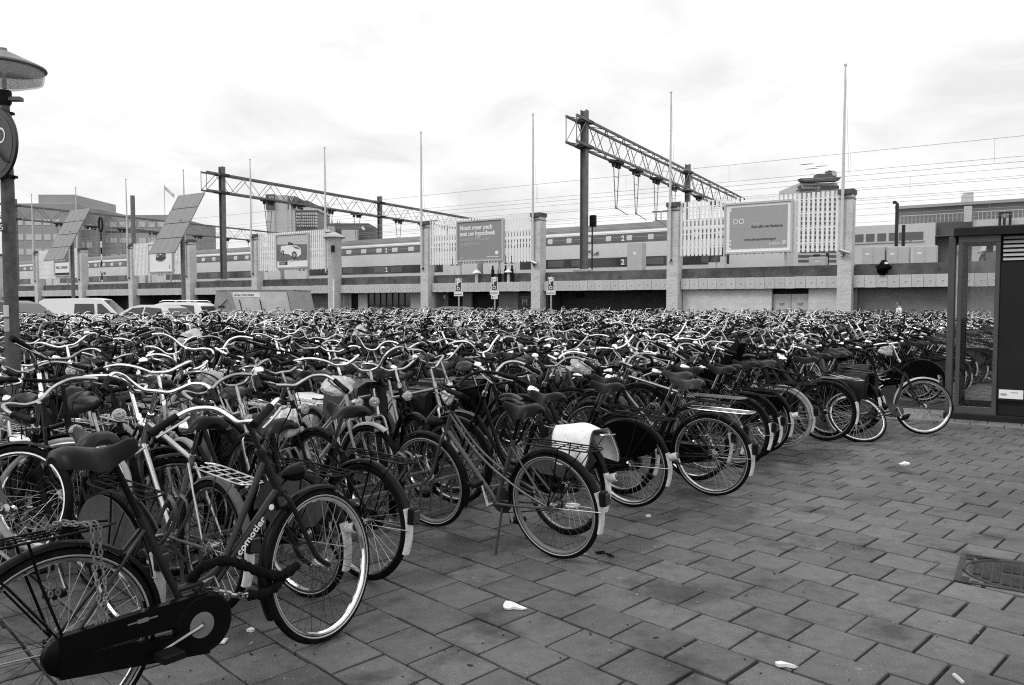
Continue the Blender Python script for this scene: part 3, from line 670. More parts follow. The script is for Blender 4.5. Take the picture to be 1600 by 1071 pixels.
# solar panels on masts in front of the piers
def solar(label, TL, TR, BL, Y, back):
    a = aty(*TL, Y); wv = None
    best = None
    for q in range(20, 400):
        b = a - WU * (q * 0.01)
        if proj(b)[0] >= TR[0]: break
    wid = q * 0.01
    best = (9e9,)
    for hh in np.arange(2.0, 6.0, 0.05):
        for bb in np.arange(0.2, 3.4, 0.05):
            p = proj(a - WN * bb - Vector((0, 0, hh))); e = (p[0] - BL[0]) ** 2 + (p[1] - BL[1]) ** 2
            if e < best[0]: best = (e, hh, bb)
    _, hh, bb = best
    base = a - WN * bb * 0.45 - WU * wid * 0.62; base.z = 0
    r = thing('solar_panel', label, 'solar panel', base, WRZ, 'solar panels on masts')
    tl = Vector((-(a - base).dot(WU), (a - base).dot(WN), a.z)); ex = Vector((1, 0, 0)); dn = Vector((0, -bb, -hh)); Ln = dn.length; dn.normalize(); nn = ex.cross(dn); nn = nn if nn.y < 0 else -nn
    for i in range(4):
        o = tl + dn * (Ln * i / 4 + 0.02); m = MB(); h_ = Ln / 4 - 0.05
        m.prism([(0, 0), (wid, 0), (wid, h_), (0, h_)], o, ex, dn, -nn * 0.06)
        pn = part('module', m, 'solar_cell', r, sharp=None)
        m = MB()
        for j in range(5): m.prism([(wid * (j / 4) - 0.02 if j else 0, 0), (wid * j / 4 + (0.02 if j < 4 else 0), 0), (wid * j / 4 + (0.02 if j < 4 else 0), h_), (wid * (j / 4) - 0.02 if j else 0, h_)], o + nn * 0.004, ex, dn, nn * 0.008)
        part('cell_strip', m, 'solar_line', pn, sharp=None)
    mid = tl + ex * wid * 0.62 + dn * Ln * 0.5 - nn * 0.2
    m = MB(); m.tube([(mid.x, mid.y, 0), (mid.x, mid.y, mid.z + 0.3)], 0.13, 10); part('mast', m, 'steel_grey', r)
    m = MB()
    for x in (0.2, 0.8): m.tube([tl + ex * wid * x + dn * 0.2 - nn * 0.1, tl + ex * wid * x + dn * (Ln - 0.2) - nn * 0.1], 0.05, 4)
    m.tube([tl + ex * wid * 0.1 + dn * Ln * 0.5 - nn * 0.12, tl + ex * wid * 0.9 + dn * Ln * 0.5 - nn * 0.12], 0.07, 6); part('back_frame', m, 'steel_dark', r)
solar('big tilted grey solar panel on a mast, the nearer and higher of the two', (279, 305.5), (320, 299.5), (231, 397.5), 50, 0)
solar('tilted grey solar panel on a mast, the farther and lower of the two', (110, 329), (141, 324), (68, 407.5), 58, 0)

# small things on the parapet
for px, lab in ((745, 'white conical vent cap on the parapet, alone'), (795, 'white conical vent cap on the parapet beside the dark pipes')):
    x, z = wl(px, 430, 0.2); r = wroot('conical_vent', lab, 'vent', x, 0.2, 3.03); m = MB(); m.lathe([(0.12, 0), (0.12, 0.62)], n=10); part('pipe', m, 'panel_pale', r)
    m = MB(); m.lathe([(0.3, 0.62), (0.3, 0.66), (0.03, 0.9), (0, 0.92)], n=12); part('lid', m, 'white_slat', r)
for px, lab in ((770, 'first'), (780, 'second'), (790, 'third'), (800, 'fourth')):
    x, z = wl(px, 430, 0.22); m = MB(); m.tube([(0, 0, 0), (0, 0, 0.85)], 0.11, 8); m.tube([(0, 0, 0.85), (0, 0, 1.1)], 0.06, 6)
    solo('vent_pipe', m, 'door_dark', lab + ' short dark pipe, counted from the lone white vent cap on the parapet', 'pipe', W(x, 0.22, 3.03), WRZ, 'dark pipes on the parapet')
x, z = wl(1380, 418, 0.15)
m = MB()
rows = []
rg = random.Random(11)
for i in range(8):
    a = i / 7; ring = []
    for k in range(12):
        b = 2 * math.pi * k / 12; rr = (0.27 * math.sin(math.pi * (0.12 + 0.8 * a)) + 0.05) * (1 + 0.25 * rg.uniform(-1, 1)); ring.append((rr * math.cos(b) + 0.05 * a, rr * 0.55 * math.sin(b), a * 0.72))
    rows.append(ring)
m.grid(rows, True); m.add(rows[-1], [tuple(range(12))]); m.i = 1; m.box(0.1, 0.26, -0.16, -0.13, 0.52, 0.62)
solo('rubbish_bag', m, ['vinyl_black', 'print_white'], 'black plastic rubbish bag slumped against the parapet above the walking man', 'bag', W(x, 0.02, 3.04), WRZ)

# ------------------------------------------------------------------ the train behind the slat screens
TT = 20.0; RAILZ = 3.95
XS = [(1.45, 0.35), (1.5, 1.0), (1.5, 3.3), (1.42, 3.75), (1.15, 4.2), (0.7, 4.5), (0.0, 4.6)]
def coach(x0, x1, cls, nose=0, logo=None, shift=0.0):
    r = wroot('train_coach', cls, 'train', (x0 + x1) / 2, TT, RAILZ, 'coaches of the double-deck train'); h = (x1 - x0) / 2 - 0.35
    sec = XS + [(-a, b) for a, b in XS[-2::-1]]
    st = [-h, -h + 0.02, h - 0.02, h]
    rows = []
    if nose: st = [-h, h - 3.2, h - 2.0, h - 0.8, h - 0.15, h]
    for q, sx in enumerate(st):
        f = 1.0
        if nose: f = [1, 1, 0.96, 0.86, 0.66, 0.5][q]
        rows.append([(sx, a * (0.6 + 0.4 * f), 0.35 + (b - 0.35) * f) for a, b in sec])
    m = MB(); n_ = len(sec); m.grid([r_ + [] for r_ in rows]); m.add(rows[0], [tuple(range(n_))[::-1]]); m.add(rows[-1], [tuple(range(n_))])
    m.add([p for r_ in rows for p in (r_[0], r_[-1])], [(2 * i, 2 * i + 1, 2 * i + 3, 2 * i + 2) for i in range(len(rows) - 1)])
    part('body', m, 'train_body', r, sharp=50)
    e = h - (3.6 if nose else 0.3)
    # roof skin, white line, bands: laid just proud of the side
    def band(za, zb, ya, yb, m_, name, xa=-h + 0.05, xb=None, off=0.012):
        xb = e if xb is None else xb; mb = MB()
        mb.add([(xa, -ya - off, za), (xb, -ya - off, za), (xb, -yb - off, zb), (xa, -yb - off, zb), (xa, -ya + 0.05, za), (xb, -ya + 0.05, za), (xb, -yb + 0.05, zb), (xa, -yb + 0.05, zb)],
               [(0, 1, 2, 3), (4, 7, 6, 5), (0, 4, 5, 1), (3, 2, 6, 7), (0, 3, 7, 4), (1, 5, 6, 2)]); return part(name, mb, m_, r)
    mb = MB(); top = [(-1.17, 4.215), (-0.71, 4.52), (0.0, 4.625), (0.71, 4.52), (1.17, 4.215)]
    mb.grid([[(x, y, z) for y, z in top] for x in (-h + 0.05, e)]); mb.grid([[(x, y * 0.98, z - 0.03) for y, z in top] for x in (-h + 0.05, e)]); part('roof_skin', mb, 'train_roof', r)
    band(3.72, 3.9, 1.43, 1.335, 'train_white', 'roof_edge'); band(3.905, 4.17, 1.332, 1.165, 'train_roof', 'roof_side')
    up = band(2.85, 3.62, 1.5, 1.45, 'train_band', 'upper_window_band')
    lo = band(0.82, 1.62, 1.5, 1.5, 'train_glass', 'lower_window_band', xa=-h + 4.2, xb=h - 4.2)
    band(0.36, 0.5, 1.36, 1.42, 'train_band', 'sill', off=0.02)
    nw = 11
    for q in range(nw):
        x = -h + 1.6 + (e + h - 3.0) * (q + 0.5) / nw; hw = 0.72
        mb = MB(); mb.add([(x - hw, -1.505 - 0.016, 2.98), (x + hw, -1.505 - 0.016, 2.98), (x + hw, -1.47 - 0.016, 3.5), (x - hw, -1.47 - 0.016, 3.5)], [(0, 1, 2, 3)])
        mb.add([(x - hw, -1.48, 2.98), (x + hw, -1.48, 2.98), (x + hw, -1.45, 3.5), (x - hw, -1.45, 3.5)], [(3, 2, 1, 0)]); part('window', mb, 'train_glass_pale', r)
    for q in range(8):
        x = -h + 4.5 + (2 * h - 9.0) * (q + 0.5) / 8; hw = 0.78
        mb = MB(); mb.bbox(x - hw, x + hw, -1.53, -1.515, 0.95, 1.5, 0.003); part('window', mb, 'train_glass_pale' if q % 3 else 'train_glass', r)
    for x in (-h + 3.0, e - 2.4 if not nose else h - 5.2):
        for dx in (-0.66, 0.02):
            mb = MB(); mb.bbox(x + dx, x + dx + 0.64, -1.53, -1.5, 0.5, 2.55, 0.005); d = part('door', mb, 'train_body', r)
            mb = MB(); mb.box(x + dx + 0.14, x + dx + 0.5, -1.536, -1.531, 1.4, 2.3); part('door_window', mb, 'train_glass', d)
    for x in (-h + 3.0, h - 3.4):
        mb = MB(); mb.box(x - 1.7, x + 1.7, -1.1, 1.1, 0.12, 0.34)
        for dx in (-1.25, 1.25): mb.lathe([(0.44, -0.06), (0.46, 0.0), (0.46, 0.1), (0, 0.12)], (x + dx, -0.9, 0.46 - 0.1), (0, -1, 0), 14)
        part('bogie', mb, 'steel_dark', r)
    dig = '1' if 'first' in cls else '2'
    for x, z in ((shift, 3.0), (shift, 1.0)):
        text('class_number', dig, 0.62, r, (x, -1.56, z), X, Z, 'print_white', ext=0.004).data.offset = 0.02
    if logo is not None:
        mb = MB()
        for s in (1, -1):
            P = [(-0.62 * s, -1.53, 2.1 - 0.1 * s), (-0.3 * s, -1.53, 2.1 + 0.16 * s), (-0.05 * s, -1.53, 2.1 + 0.16 * s), (0.2 * s, -1.53, 2.1 - 0.08 * s), (0.5 * s, -1.53, 2.1 - 0.08 * s)]
            mb.tube(catmull(P, 4), 0.055, 4, flat=0.3)
            mb.tube([(0.36 * s, -1.53, 2.1 + 0.07 * s), (0.66 * s, -1.53, 2.1 - 0.1 * s), (0.42 * s, -1.53, 2.1 - 0.26 * s)], 0.05, 4, flat=0.3)
        part('emblem', mb, 'train_band', r).location.x = logo
ends = [-7.5, -36.2, -64.5, -92.0, -119.5, -147]
TL_ = ['second class double-deck coach with the rounded nose end, behind the diary billboard', 'pale second class double-deck coach behind the mortgage billboard', 'first class double-deck coach passing behind the car poster', 'double-deck coach seen behind the nearer solar panel', 'double-deck coach seen behind the farther solar panel']
coach(ends[1], ends[0], TL_[0], 1, -2.3, 0.5); coach(ends[2], ends[1], TL_[1], 0, -5.6, 2.0); coach(ends[3], ends[2], TL_[2], 0, 9, -4); coach(ends[4], ends[3], TL_[3], 0, 3, 2); coach(ends[5], ends[4], TL_[4], 0, 3, 2)
for t in (TT - 0.72, TT + 0.72):
    m = MB(); m.box(-160, 50, -0.04, 0.04, 0, 0.16); tag(struct('rail', m, 'steel_grey', W(0, t, RAILZ - 0.16), WRZ), None, None)
m = MB(); m.box(-160, 50, 17.6, 22.4, 3.4, 3.78); part('ballast_shoulder', m, 'ballast', via)['kind'] = 'stuff'

# lineside cabinets
def cab(px0, px1, py0, py1, t, label, nd):
    x0, z1 = wl(px0, py0, t); x1, _ = wl(px1, py0, t); z0 = 3.45; r = wroot('lineside_cabinet', label, 'cabinet', (x0 + x1) / 2, t, z0, 'cabinets beside the track'); h = (x1 - x0) / 2
    m = MB(); m.bbox(-h, h, 0, 0.6, 0.12, z1 - z0, 0.015); part('body', m, 'cabinet', r); m = MB(); m.box(-h + 0.05, h - 0.05, 0.05, 0.5, 0, 0.118); part('plinth', m, 'concrete_dark', r)
    for q in range(nd):
        a = -h + 2 * h * q / nd + 0.02; b = -h + 2 * h * (q + 1) / nd - 0.02
        m = MB(); m.bbox(a, b, -0.02, 0.0, 0.18, z1 - z0 - 0.04, 0.004); d = part('door', m, 'cabinet', r)
        if q % 2 == 0: m = MB(); m.box((a + b) / 2 - 0.1, (a + b) / 2 + 0.1, -0.026, -0.0205, (z1 - z0) * 0.64, (z1 - z0) * 0.72); part('plate', m, 'print_white', d)
cab(1347, 1383, 386, 413, 4, 'pale double-door lineside cabinet above the rubbish bag', 2)
cab(1386, 1421, 386, 413, 4, 'pale double-door lineside cabinet, middle of three above the walking man', 2)
cab(1428, 1464, 385, 413, 4, 'pale double-door lineside cabinet closest to the glass kiosk', 2)
cab(980, 1004, 380, 417, 5, 'tall pale cabinet box standing alone in front of the train', 1)
cab(1264, 1290, 402, 415, 4, 'low pale box beside the dark post, under the diary billboard screen', 1)

# ------------------------------------------------------------------ overhead line portals
GD = Vector((0.492, 0.870, 0)).normalized()
def portal(label, x, t, npost, ln, detail=True):
    b = W(x, t, 3.5); rz = math.atan2(GD.y, GD.x); r = thing('overhead_line_portal', label, 'overhead line portal', b, rz, 'portals carrying the overhead line'); Hh = 14.1 - 3.5
    for q in range(npost):
        xx = [0, 22.5, 46][q]
        m = MB(); m.box(xx - 0.22, xx + 0.22, -0.2, -0.17, 0.1, Hh); m.box(xx - 0.22, xx + 0.22, 0.17, 0.2, 0.1, Hh); m.box(xx - 0.04, xx + 0.04, -0.169, 0.169, 0.1, Hh - 0.03)
        part('mast', m, 'mast_grey', r)
        m = MB(); m.bbox(xx - 0.6, xx + 0.6, -0.5, 0.5, -0.1, 0.35, 0.04); part('footing', m, 'concrete', r)
        m = MB()
        for z in (Hh - 0.75, Hh - 2.35): m.box(xx - 0.55, xx + 0.55, -0.42, 0.42, z - 0.1, z + 0.1)
        part('collar', m, 'steel_dark', r)
    z1, z0 = Hh - 0.75, Hh - 2.35
    for y in (-0.36, 0.36):
        for z in (z1, z0):
            m = MB(); m.box(-2.0, ln, y - 0.06, y + 0.06, z - 0.075, z + 0.075); part('chord', m, 'mast_grey', r)
    m = MB(); n_ = int((ln + 2) / 1.55); st = (ln + 2) / n_
    for i in range(n_):
        xa, xb = -2.0 + st * i, -2.0 + st * (i + 1); up = i % 2
        for y in (-0.36, 0.36): m.tube([(xa, y, z1 if up else z0), (xb, y, z0 if up else z1)], 0.032, 4, cap=False)
        for z in (z0, z1): m.tube([(xa, -0.36 if up else 0.36, z), (xb, 0.36 if up else -0.36, z)], 0.028, 4, cap=False)
        if i == 0: 
            for y in (-0.36, 0.36): m.tube([(xa, y, z0), (xa, y, z1)], 0.03, 4)
    part('lattice', m, 'mast_grey', r)
    for i, xx in enumerate((5.5, 9.5, 14, 18.5, 26, 31, 36)):
        if xx > ln: continue
        m = MB(); m.box(xx - 0.75, xx + 0.75, -0.3, 0.3, z0 - 0.22, z0 - 0.08)
        for dx in (-0.5, 0.1, 0.5): m.box(xx + dx - 0.09, xx + dx + 0.09, -0.12, 0.12, z0 - 0.5, z0 - 0.225)
        part('insulator_frame', m, 'steel_dark', r)
        m = MB(); m.tube([(xx - 0.55, 0, z0 - 0.2), (xx - 0.12, 0, z0 - 3.4), (xx + 0.12, 0, z0 - 3.4), (xx + 0.55, 0, z0 - 0.2)], 0.035, 4); m.tube([(xx - 0.1, 0, z0 - 3.3), (xx + 1.5, -0.3, z0 - 3.7)], 0.03, 4)
        for s in (0.3, 0.6): m.tube([(xx - 0.55 + 0.43 * s, 0, z0 - 0.2 - 3.2 * s), (xx + 0.55 - 0.43 * s, 0, z0 - 0.2 - 3.2 * s)], 0.02, 4)
        part('drop_bracket', m, 'steel_grey', r)
    return r
portal('steel lattice portal with the tall mast in front of the train, right of the mortgage billboard'.replace('right of', 'near'), -16.54, 3, 2, 44)
r = portal('steel lattice portal crossing in front of the tower with the triangle emblem', -54.0, 3, 2, 50)
m = MB(); m.box(-0.5, 0.5, -0.1, 0.1, 0, 0.18)
portal('steel lattice portal in front of the far office block, behind the lamp post', -93.6, 3, 2, 50)
m = MB()
def wire(t, z, rr=0.014, xa=-180, xb=45): m.tube([(xa, t, z), (xb, t, z)], rr, 3, cap=False)
lines = []
for t, za, zb in ((6, 10.2, 8.9), (10, 9.8, 8.6), (15, 9.9, 8.7), (20, 10.1, 8.9), (26, 9.9, 8.7), (33, 10.0, 8.8)):
    for z, lab in ((za, 'messenger'), (zb, 'contact')): lines.append((t, z))
r = wroot('overhead_line', 'thin overhead train wires running across the sky between the portals', 'wires', 0, 0)
for t, z in lines:
    m = MB(); wire(t, z); part('wire', m, 'wire', r)
m = MB()
for t, za, zb in ((6, 10.2, 8.9), (15, 9.9, 8.7), (26, 9.9, 8.7)):
    for q in range(-22, 6): m.tube([(q * 7 + t, t, za), (q * 7 + t, t, zb)], 0.008, 3, cap=False)
part('dropper', m, 'wire', r)
m = MB()
for px, py, t in ((1260, 257, 12), (1283, 260, 20), (1268, 264, 15)):
    x, z = wl(px, py, t); m.tube([(x - 0.45, t, z), (x - 0.15, t, z), (x + 0.15, t, z), (x + 0.45, t, z)], [0.012, 0.024, 0.024, 0.012], 6)
part('insulator', m, 'steel_dark', r)

# posts and signals on the viaduct
x, z = wl(207, 306, 2.2); m = MB(); m.tube([(0, 0, 3.5), (0, 0, z)], 0.22, 12)
solo('steel_post', m, 'steel_grey', 'tall plain round steel post rising above a brick pier', 'post', W(x, 2.2), WRZ)
x, z = wl(157, 340, 3); r = wroot('signal_post', 'slim striped post topped by an upright oval ring, between the solar panels', 'signal', x, 3, 3.5); z -= 3.5
m = MB()
for q in range(8): m.i = q % 2; m.tube([(0, 0, z * 0.75 * q / 8), (0, 0, z * 0.75 * (q + 1) / 8)], 0.07, 8, cap=False)
part('post', m, ['print_white', 'door_dark'], r)
m = MB(); pts = [(0.34 * math.cos(a) , 0, z - 0.75 + 0.75 * math.sin(a) + (0.0)) for a in [2 * math.pi * q / 20 for q in range(20)]]; m.tube(pts, 0.1, 6, closed=True); m.tube([(0, 0, z * 0.75), (0, 0, z - 1.45)], 0.06, 6); part('ring', m, 'door_dark', r)
x, z = wl(921, 343, 3.2); r = wroot('signal_lamp', 'small black railway signal on the far side of the tall mast', 'signal', x, 3.6, 3.5); z -= 3.5
m = MB(); m.tube([(0, 0, 0), (0, 0, z - 0.2)], 0.05, 6); part('post', m, 'steel_dark', r); m = MB(); m.bbox(-0.15, 0.25, -0.15, 0.15, z - 0.45, z + 0.3, 0.03); part('head', m, 'door_dark', r)
m = MB(); m.tube([(0.1, -0.16, z - 0.2), (0.5, -0.4, z - 0.2)], 0.05, 6); part('hood', m, 'door_dark', r)
for px, lab, hd in ((1402, 'dark bent-top pipe post in front of the flat-roofed pale building', 1), (1412, 'short dark pipe beside the bent-top pipe post', 0), (1293, 'dark post under the diary billboard screen', 0), (1276, 'thick dark post behind the slat screen close to the walking man', 0)):
    t = 6; x, z = wl(px, {1402: 316, 1412: 352, 1293: 396, 1276: 398}[px], t); m = MB(); rr = 0.2 if px == 1276 else 0.09
    P = [(0, 0, 0), (0, 0, z - 3.5 - 0.1)] + ([(-0.1, 0, z - 3.5), (-0.22, 0, z - 3.5 - 0.02)] if hd else [(0, 0, z - 3.5)]); m.tube(P, rr, 8)
    solo('pipe_post', m, 'steel_dark', lab, 'post', W(x, t, 3.5), WRZ, 'dark posts on the viaduct')
for px, py in ((1033, 330), (674, 345)):
    t = 30; x, z = wl(px, py, t); r = wroot('platform_lamp', 'thin double-headed platform lamp seen above the train ' + ('near the tall portal mast' if px > 900 else 'near the mortgage billboard'), 'lamp', x, t, 3.5); m = MB(); m.tube([(0, 0, 0), (0, 0, z - 3.5)], 0.05, 5); part('post', m, 'wire', r)
    m = MB(); m.box(-0.9, -0.1, -0.1, 0.1, z - 3.6, z - 3.48); m.box(0.1, 0.9, -0.1, 0.1, z - 3.6, z - 3.48); part('head', m, 'steel_grey', r)

# ------------------------------------------------------------------ far buildings
def bpt(px, py, Y): return aty(px, py, Y)
def block(name, label, px0, px1, py0, Y, dep, m_, rz=0.0, zb=0.0):
    a, b = bpt(px0, py0, Y), bpt(px1, py0, Y); wd = (b.x - a.x) / math.cos(rz) if abs(rz) < 1 else (b.x - a.x)
    r = thing(name, label, 'building', (a.x, Y, 0), rz); m = MB(); m.bbox(0, wd, 0, dep, zb, a.z, 0.05); part('wall', m, m_, r); return r, wd, a.z
def windows(r, xs, zs, w_, h_, m_='window_far', y=-0.06, frame=None):
    mb = MB(); mb.box(-w_ / 2, w_ / 2, y, 0.02, -h_ / 2, h_ / 2); me = mb.mesh('window', [m_], None)
    fm = None
    if frame:
        f = MB(); f.box(-w_ / 2 - 0.12, w_ / 2 + 0.12, y - 0.06, 0.01, -h_ / 2 - 0.14, -h_ / 2); fm = f.mesh('sill', [frame], None)
    for x in xs:
        for z in zs:
            o = link('window', me, r, (x, 0, z))
            if fm: link('sill', fm, o)
# office block far left
r, wd, zt = block('office_block', 'far grey office block with rows of pale windows behind the lamp post', 20, 118, 318, 150, 30, 'building_mid')
windows(r, [1.2 + 1.75 * q for q in range(int(wd / 1.75) - 1)], [zt - 3.6, zt - 6.4, zt - 9.2], 1.25, 1.1, 'window_pale')
m = MB(); m.box(2.5, wd * 0.8, 4, 20, zt, zt + 2.2); part('roof_house', m, 'building_mid', r)
r, wd, zt = block('office_block', 'far grey office block behind the farther solar panel', 119, 152, 326, 152, 25, 'building_grey')
windows(r, [0.9 + 1.5 * q for q in range(2)], [zt - 3.6, zt - 7], 1.0, 1.1, 'window_pale')
r, wd, zt = block('office_block', 'far low grey block with light window strips between the solar panels', 152, 262, 336, 155, 25, 'building_mid')
windows(r, [1.2 + 1.9 * q for q in range(int(wd / 1.9))], [zt - 1.9, zt - 5, zt - 8.2, zt - 11.0], 1.4, 1.0, 'window_pale')
m = MB(); m.box(1.0, wd - 2, -0.04, 0.02, zt - 3.5, zt - 3.2); part('ledge', m, 'building_dark', r)
p = bpt(257, 300, 170); r = thing('roof_flag', 'tiny flag on a thin pole above the low office block', 'flag', (p.x, 170, 0)); m = MB(); m.tube([(0, 0, 14), (0, 0, p.z + 1.5)], 0.07, 4); part('pole', m, 'wire', r)
m = MB(); m.grid([[(0.1 + 0.4 * i, 0.25 * math.sin(i * 1.3), p.z + 1.2 - 0.35 * i - zz) for i in range(6)] for zz in (0, 0.8)]); m.grid([[(0.1 + 0.4 * i, 0.25 * math.sin(i * 1.3) + 0.03, p.z + 1.2 - 0.35 * i - zz) for i in range(6)] for zz in (0, 0.8)]); part('cloth', m, 'print_pale', r)
# tower with triangles
def U_(px): return (px - 419.0)
Yt = 185; s = Yt / FOC
r = thing('office_tower', 'pale office tower with a dark corner and triangle emblem above the car poster', 'building', (bpt(419, 475, Yt).x, Yt, 0)); zt = lambda py: bpt(419, py, Yt).z
m = MB(); m.box(0, U_(431) * s, 0, 12, 0, zt(328)); m.box(U_(431) * s, U_(451) * s, 0.3, 12, 0, zt(305)); part('wall', m, 'building_pale', r)
m = MB(); m.box(-0.15, U_(431.5) * s, -0.2, 11, zt(328) + 0.01, zt(304)); part('dark_corner', m, 'building_dark', r)
m = MB(); m.box(U_(452) * s, U_(463) * s, 0, 12, 0, zt(327)); part('stair_wall', m, 'building_pale', r)
m = MB(); m.box(U_(452) * s, U_(463) * s, -0.2, 11.5, zt(327) + 0.01, zt(306.5)); part('dark_corner', m, 'building_dark', r)
m = MB(); m.box(U_(454.5) * s, U_(457.5) * s, -0.3, -0.01, 0, zt(318)); part('stair_strip', m, 'window_pale', r)
for cx in (427.5, 458.5):
    m = MB(); c = U_(cx) * s; za = zt(308.5); q = 3.2 * s; P = [(c - q, -0.3, za), (c + q, -0.3, za), (c, -0.3, za - 5.6 * s)]; m.tube(P, 0.16, 4, closed=True); part('emblem', m, 'print_white', r)
m = MB(); m.box(U_(463.1) * s, U_(495.5) * s, 1, 14, 0, zt(330)); part('wall', m, 'building_grey', r)
m = MB(); m.box(U_(463.1) * s, U_(496.5) * s, 0.2, 14, zt(328.8), zt(321)); part('cornice', m, 'building_pale', r)
m = MB(); m.box(U_(464) * s, U_(493) * s, 2, 13, zt(321) + 0.01, zt(318)); m.box(U_(464) * s, U_(478) * s, 3, 12, zt(318) + 0.01, zt(311)); part('roof_house', m, 'building_dark', r)
windows(r, [U_(465.5 + 3.25 * q) * s for q in range(10)], [zt(334.5 + 4.6 * q) for q in range(5)], 0.34, 0.42, 'window_pale', y=0.93)
m = MB(); m.box(U_(463.2) * s, U_(495.4) * s, 0.92, 1.0, zt(332.3), zt(330.4))
for q in range(5): m.box(U_(463.2) * s, U_(495.4) * s, 0.95, 1.0, zt(336.4 + 4.6 * q) - 0.06, zt(336.4 + 4.6 * q) + 0.06)
part('ledge', m, 'building_pale', r)
# dark block
Yd = 150; s = Yd / FOC
r = thing('dark_block', 'dark flat-roofed block with a small white emblem behind the round brick column', 'building', (bpt(508, 475, Yd).x, Yd, 0)); zt = lambda py: bpt(508, py, Yd).z
m = MB(); m.box(0, 66 * s, 2, 16, 0, zt(347.5)); part('wall', m, 'building_dark', r)
m = MB(); m.box(0, 14 * s, 0, 1.99, 0, zt(354)); m.box(26 * s, 50 * s, 0.5, 1.99, 0, zt(359)); part('low_wing', m, 'building_pale', r)
m = MB(); m.lathe([(2.1 * s, 0), (2.1 * s, 0.05), (0, 0.06)], (56.5 * s, 1.99, zt(354.5)), (0, -1, 0), 10); m.lathe([(2.0 * s, 0), (2.0 * s, 0.05), (0, 0.06)], (58.5 * s, 1.99, zt(356.5)), (0, -1, 0), 10); part('emblem', m, 'print_white', r)
m = MB()
for q in (7, 15, 19): m.tube([(q * s, 3, zt(348)), (q * s, 3, zt(342.5))], 0.1, 4)
part('aerial', m, 'steel_grey', r)
r, wd, zt_ = block('low_block', 'tiny pale low block seen above the train beside the tall portal mast', 1024, 1048, 344, 170, 10, 'building_mid')
# hotel tower behind the right screen
Yh = 165; s = Yh / FOC
r = thing('hotel_tower', 'dark topped tower block with roof lettering behind the slat screen, near the walking man', 'building', (bpt(1243, 475, Yh).x, Yh, 0)); zt = lambda py: bpt(1243, py, Yh).z
m = MB(); m.box(1.5 * s, 64 * s, 0, 14, 0, zt(306)); m.box(4 * s, 63 * s, 0.4, 13, zt(306) + 0.01, zt(285.6)); part('wall', m, 'building_pale', r)
m = MB(); m.prism([(7 * s, zt(285.5)), (60 * s, zt(284)), (64 * s, zt(278.6)), (1 * s, zt(280.4))], (0, -1.2, 0), X, Z, (0, 2.2, 0)); part('roof', m, 'building_dark', r)
m = MB(); m.box(27 * s, 57 * s, -1, 1, zt(280), zt(273.5)); m.box(44 * s, 55 * s, -0.8, 0.8, zt(273.5) + 0.01, zt(268)); m.tube([(55 * s, 2, zt(268)), (55 * s, 2, zt(264))], 0.2, 4); part('roof_house', m, 'building_dark', r)
m = MB(); m.lathe([(3.8 * s, 0), (3.8 * s, 0.1), (0, 0.12)], (53 * s, -1.02, zt(272.5)), (0, -1, 0), 16); part('clock', m, 'building_pale', r)
m = MB(); m.box(1 * s, 64.5 * s, 0.1, 0.39, zt(296), zt(290)); part('sign_band', m, 'building_dark', r)
text('lettering', 'Rotenburgh', 6.2 * s, r, (6 * s, 0.02, zt(295)), X, Z, 'print_white', ext=0.02)
m = MB(); m.box(-3 * s, 35 * s, -1.0, -0.01, zt(299.5), zt(298)); part('ledge', m, 'building_dark', r)
for q in range(14):
    z = zt(312 + 7.4 * q)
    m = MB(); m.box(3 * s, 62 * s, -0.06, 0.0, z - 0.28, z + 0.28); part('window_band', m, 'building_dark', r)
# flat-roofed pale building beyond the cabinets, parallel to the tracks
BT = 46.0; BX0, _ = wl(1330, 400, BT)
r = thing('flat_roofed_building', 'pale two-storey building with a dark upper storey and railing beyond the cabinets', 'building', W(BX0, BT), WRZ)
bx = lambda px, t=0.0: wl(px, 400, BT + t)[0] - BX0
bz = lambda px, py, t=0.0: wl(px, py, BT + t)[1]
z1, z2, z3, zt_ = bz(1400, 351), bz(1500, 345), bz(1500, 339), bz(1500, 317, 4)
m = MB(); m.box(0, bx(1460), 0, 18, 0, z1); part('wall', m, 'building_pale', r)
m = MB(); m.box(bx(1460) + 0.01, bx(1518), 1.2, 18, 0, z2); part('dark_wing', m, 'building_dark', r)
m = MB(); m.box(bx(1518) + 0.01, bx(1760), 0, 18, 0, z2); part('wall', m, 'building_pale', r)
m = MB(); m.box(bx(1402, 4), bx(1800, 4), 4, 18, z1 + 0.01, zt_ - 0.3); part('upper_storey', m, 'storey_grey', r)
m = MB(); m.box(bx(1402, 4) - 0.3, bx(1800, 4), 3.6, 18.2, zt_ - 0.29, zt_); part('roof', m, 'building_mid', r)
x = bx(1508, 6); m = MB(); m.box(x - 0.5, x + 0.5, 6, 8, zt_ + 0.01, zt_ + 1.0); m.lathe([(0.45, 0), (0.5, 0.25), (0, 0.3)], (x + 0.1, 6.6, zt_ + 1.0), (0, 0, 1), 10); part('chimney', m, 'cabinet', r)
m = MB()
xa, xb = bx(1404), bx(1780)
for q in range(int((xb - xa) / 0.36)): m.box(xa + 0.36 * q, xa + 0.36 * q + 0.04, 0.3, 0.34, z2, z2 + 0.75)
m.box(xa, xb, 0.28, 0.36, z2 + 0.75, z2 + 0.82); part('railing', m, 'cabinet', r)
zw = bz(1390, 371); windows(r, [bx(q) for q in (1342, 1359, 1377, 1395)], [zw], 0.8, 0.85, 'window_far', frame='cabinet'); windows(r, [bx(q) for q in (1413, 1432)], [zw], 1.1, 0.85, 'window_far', frame='cabinet')
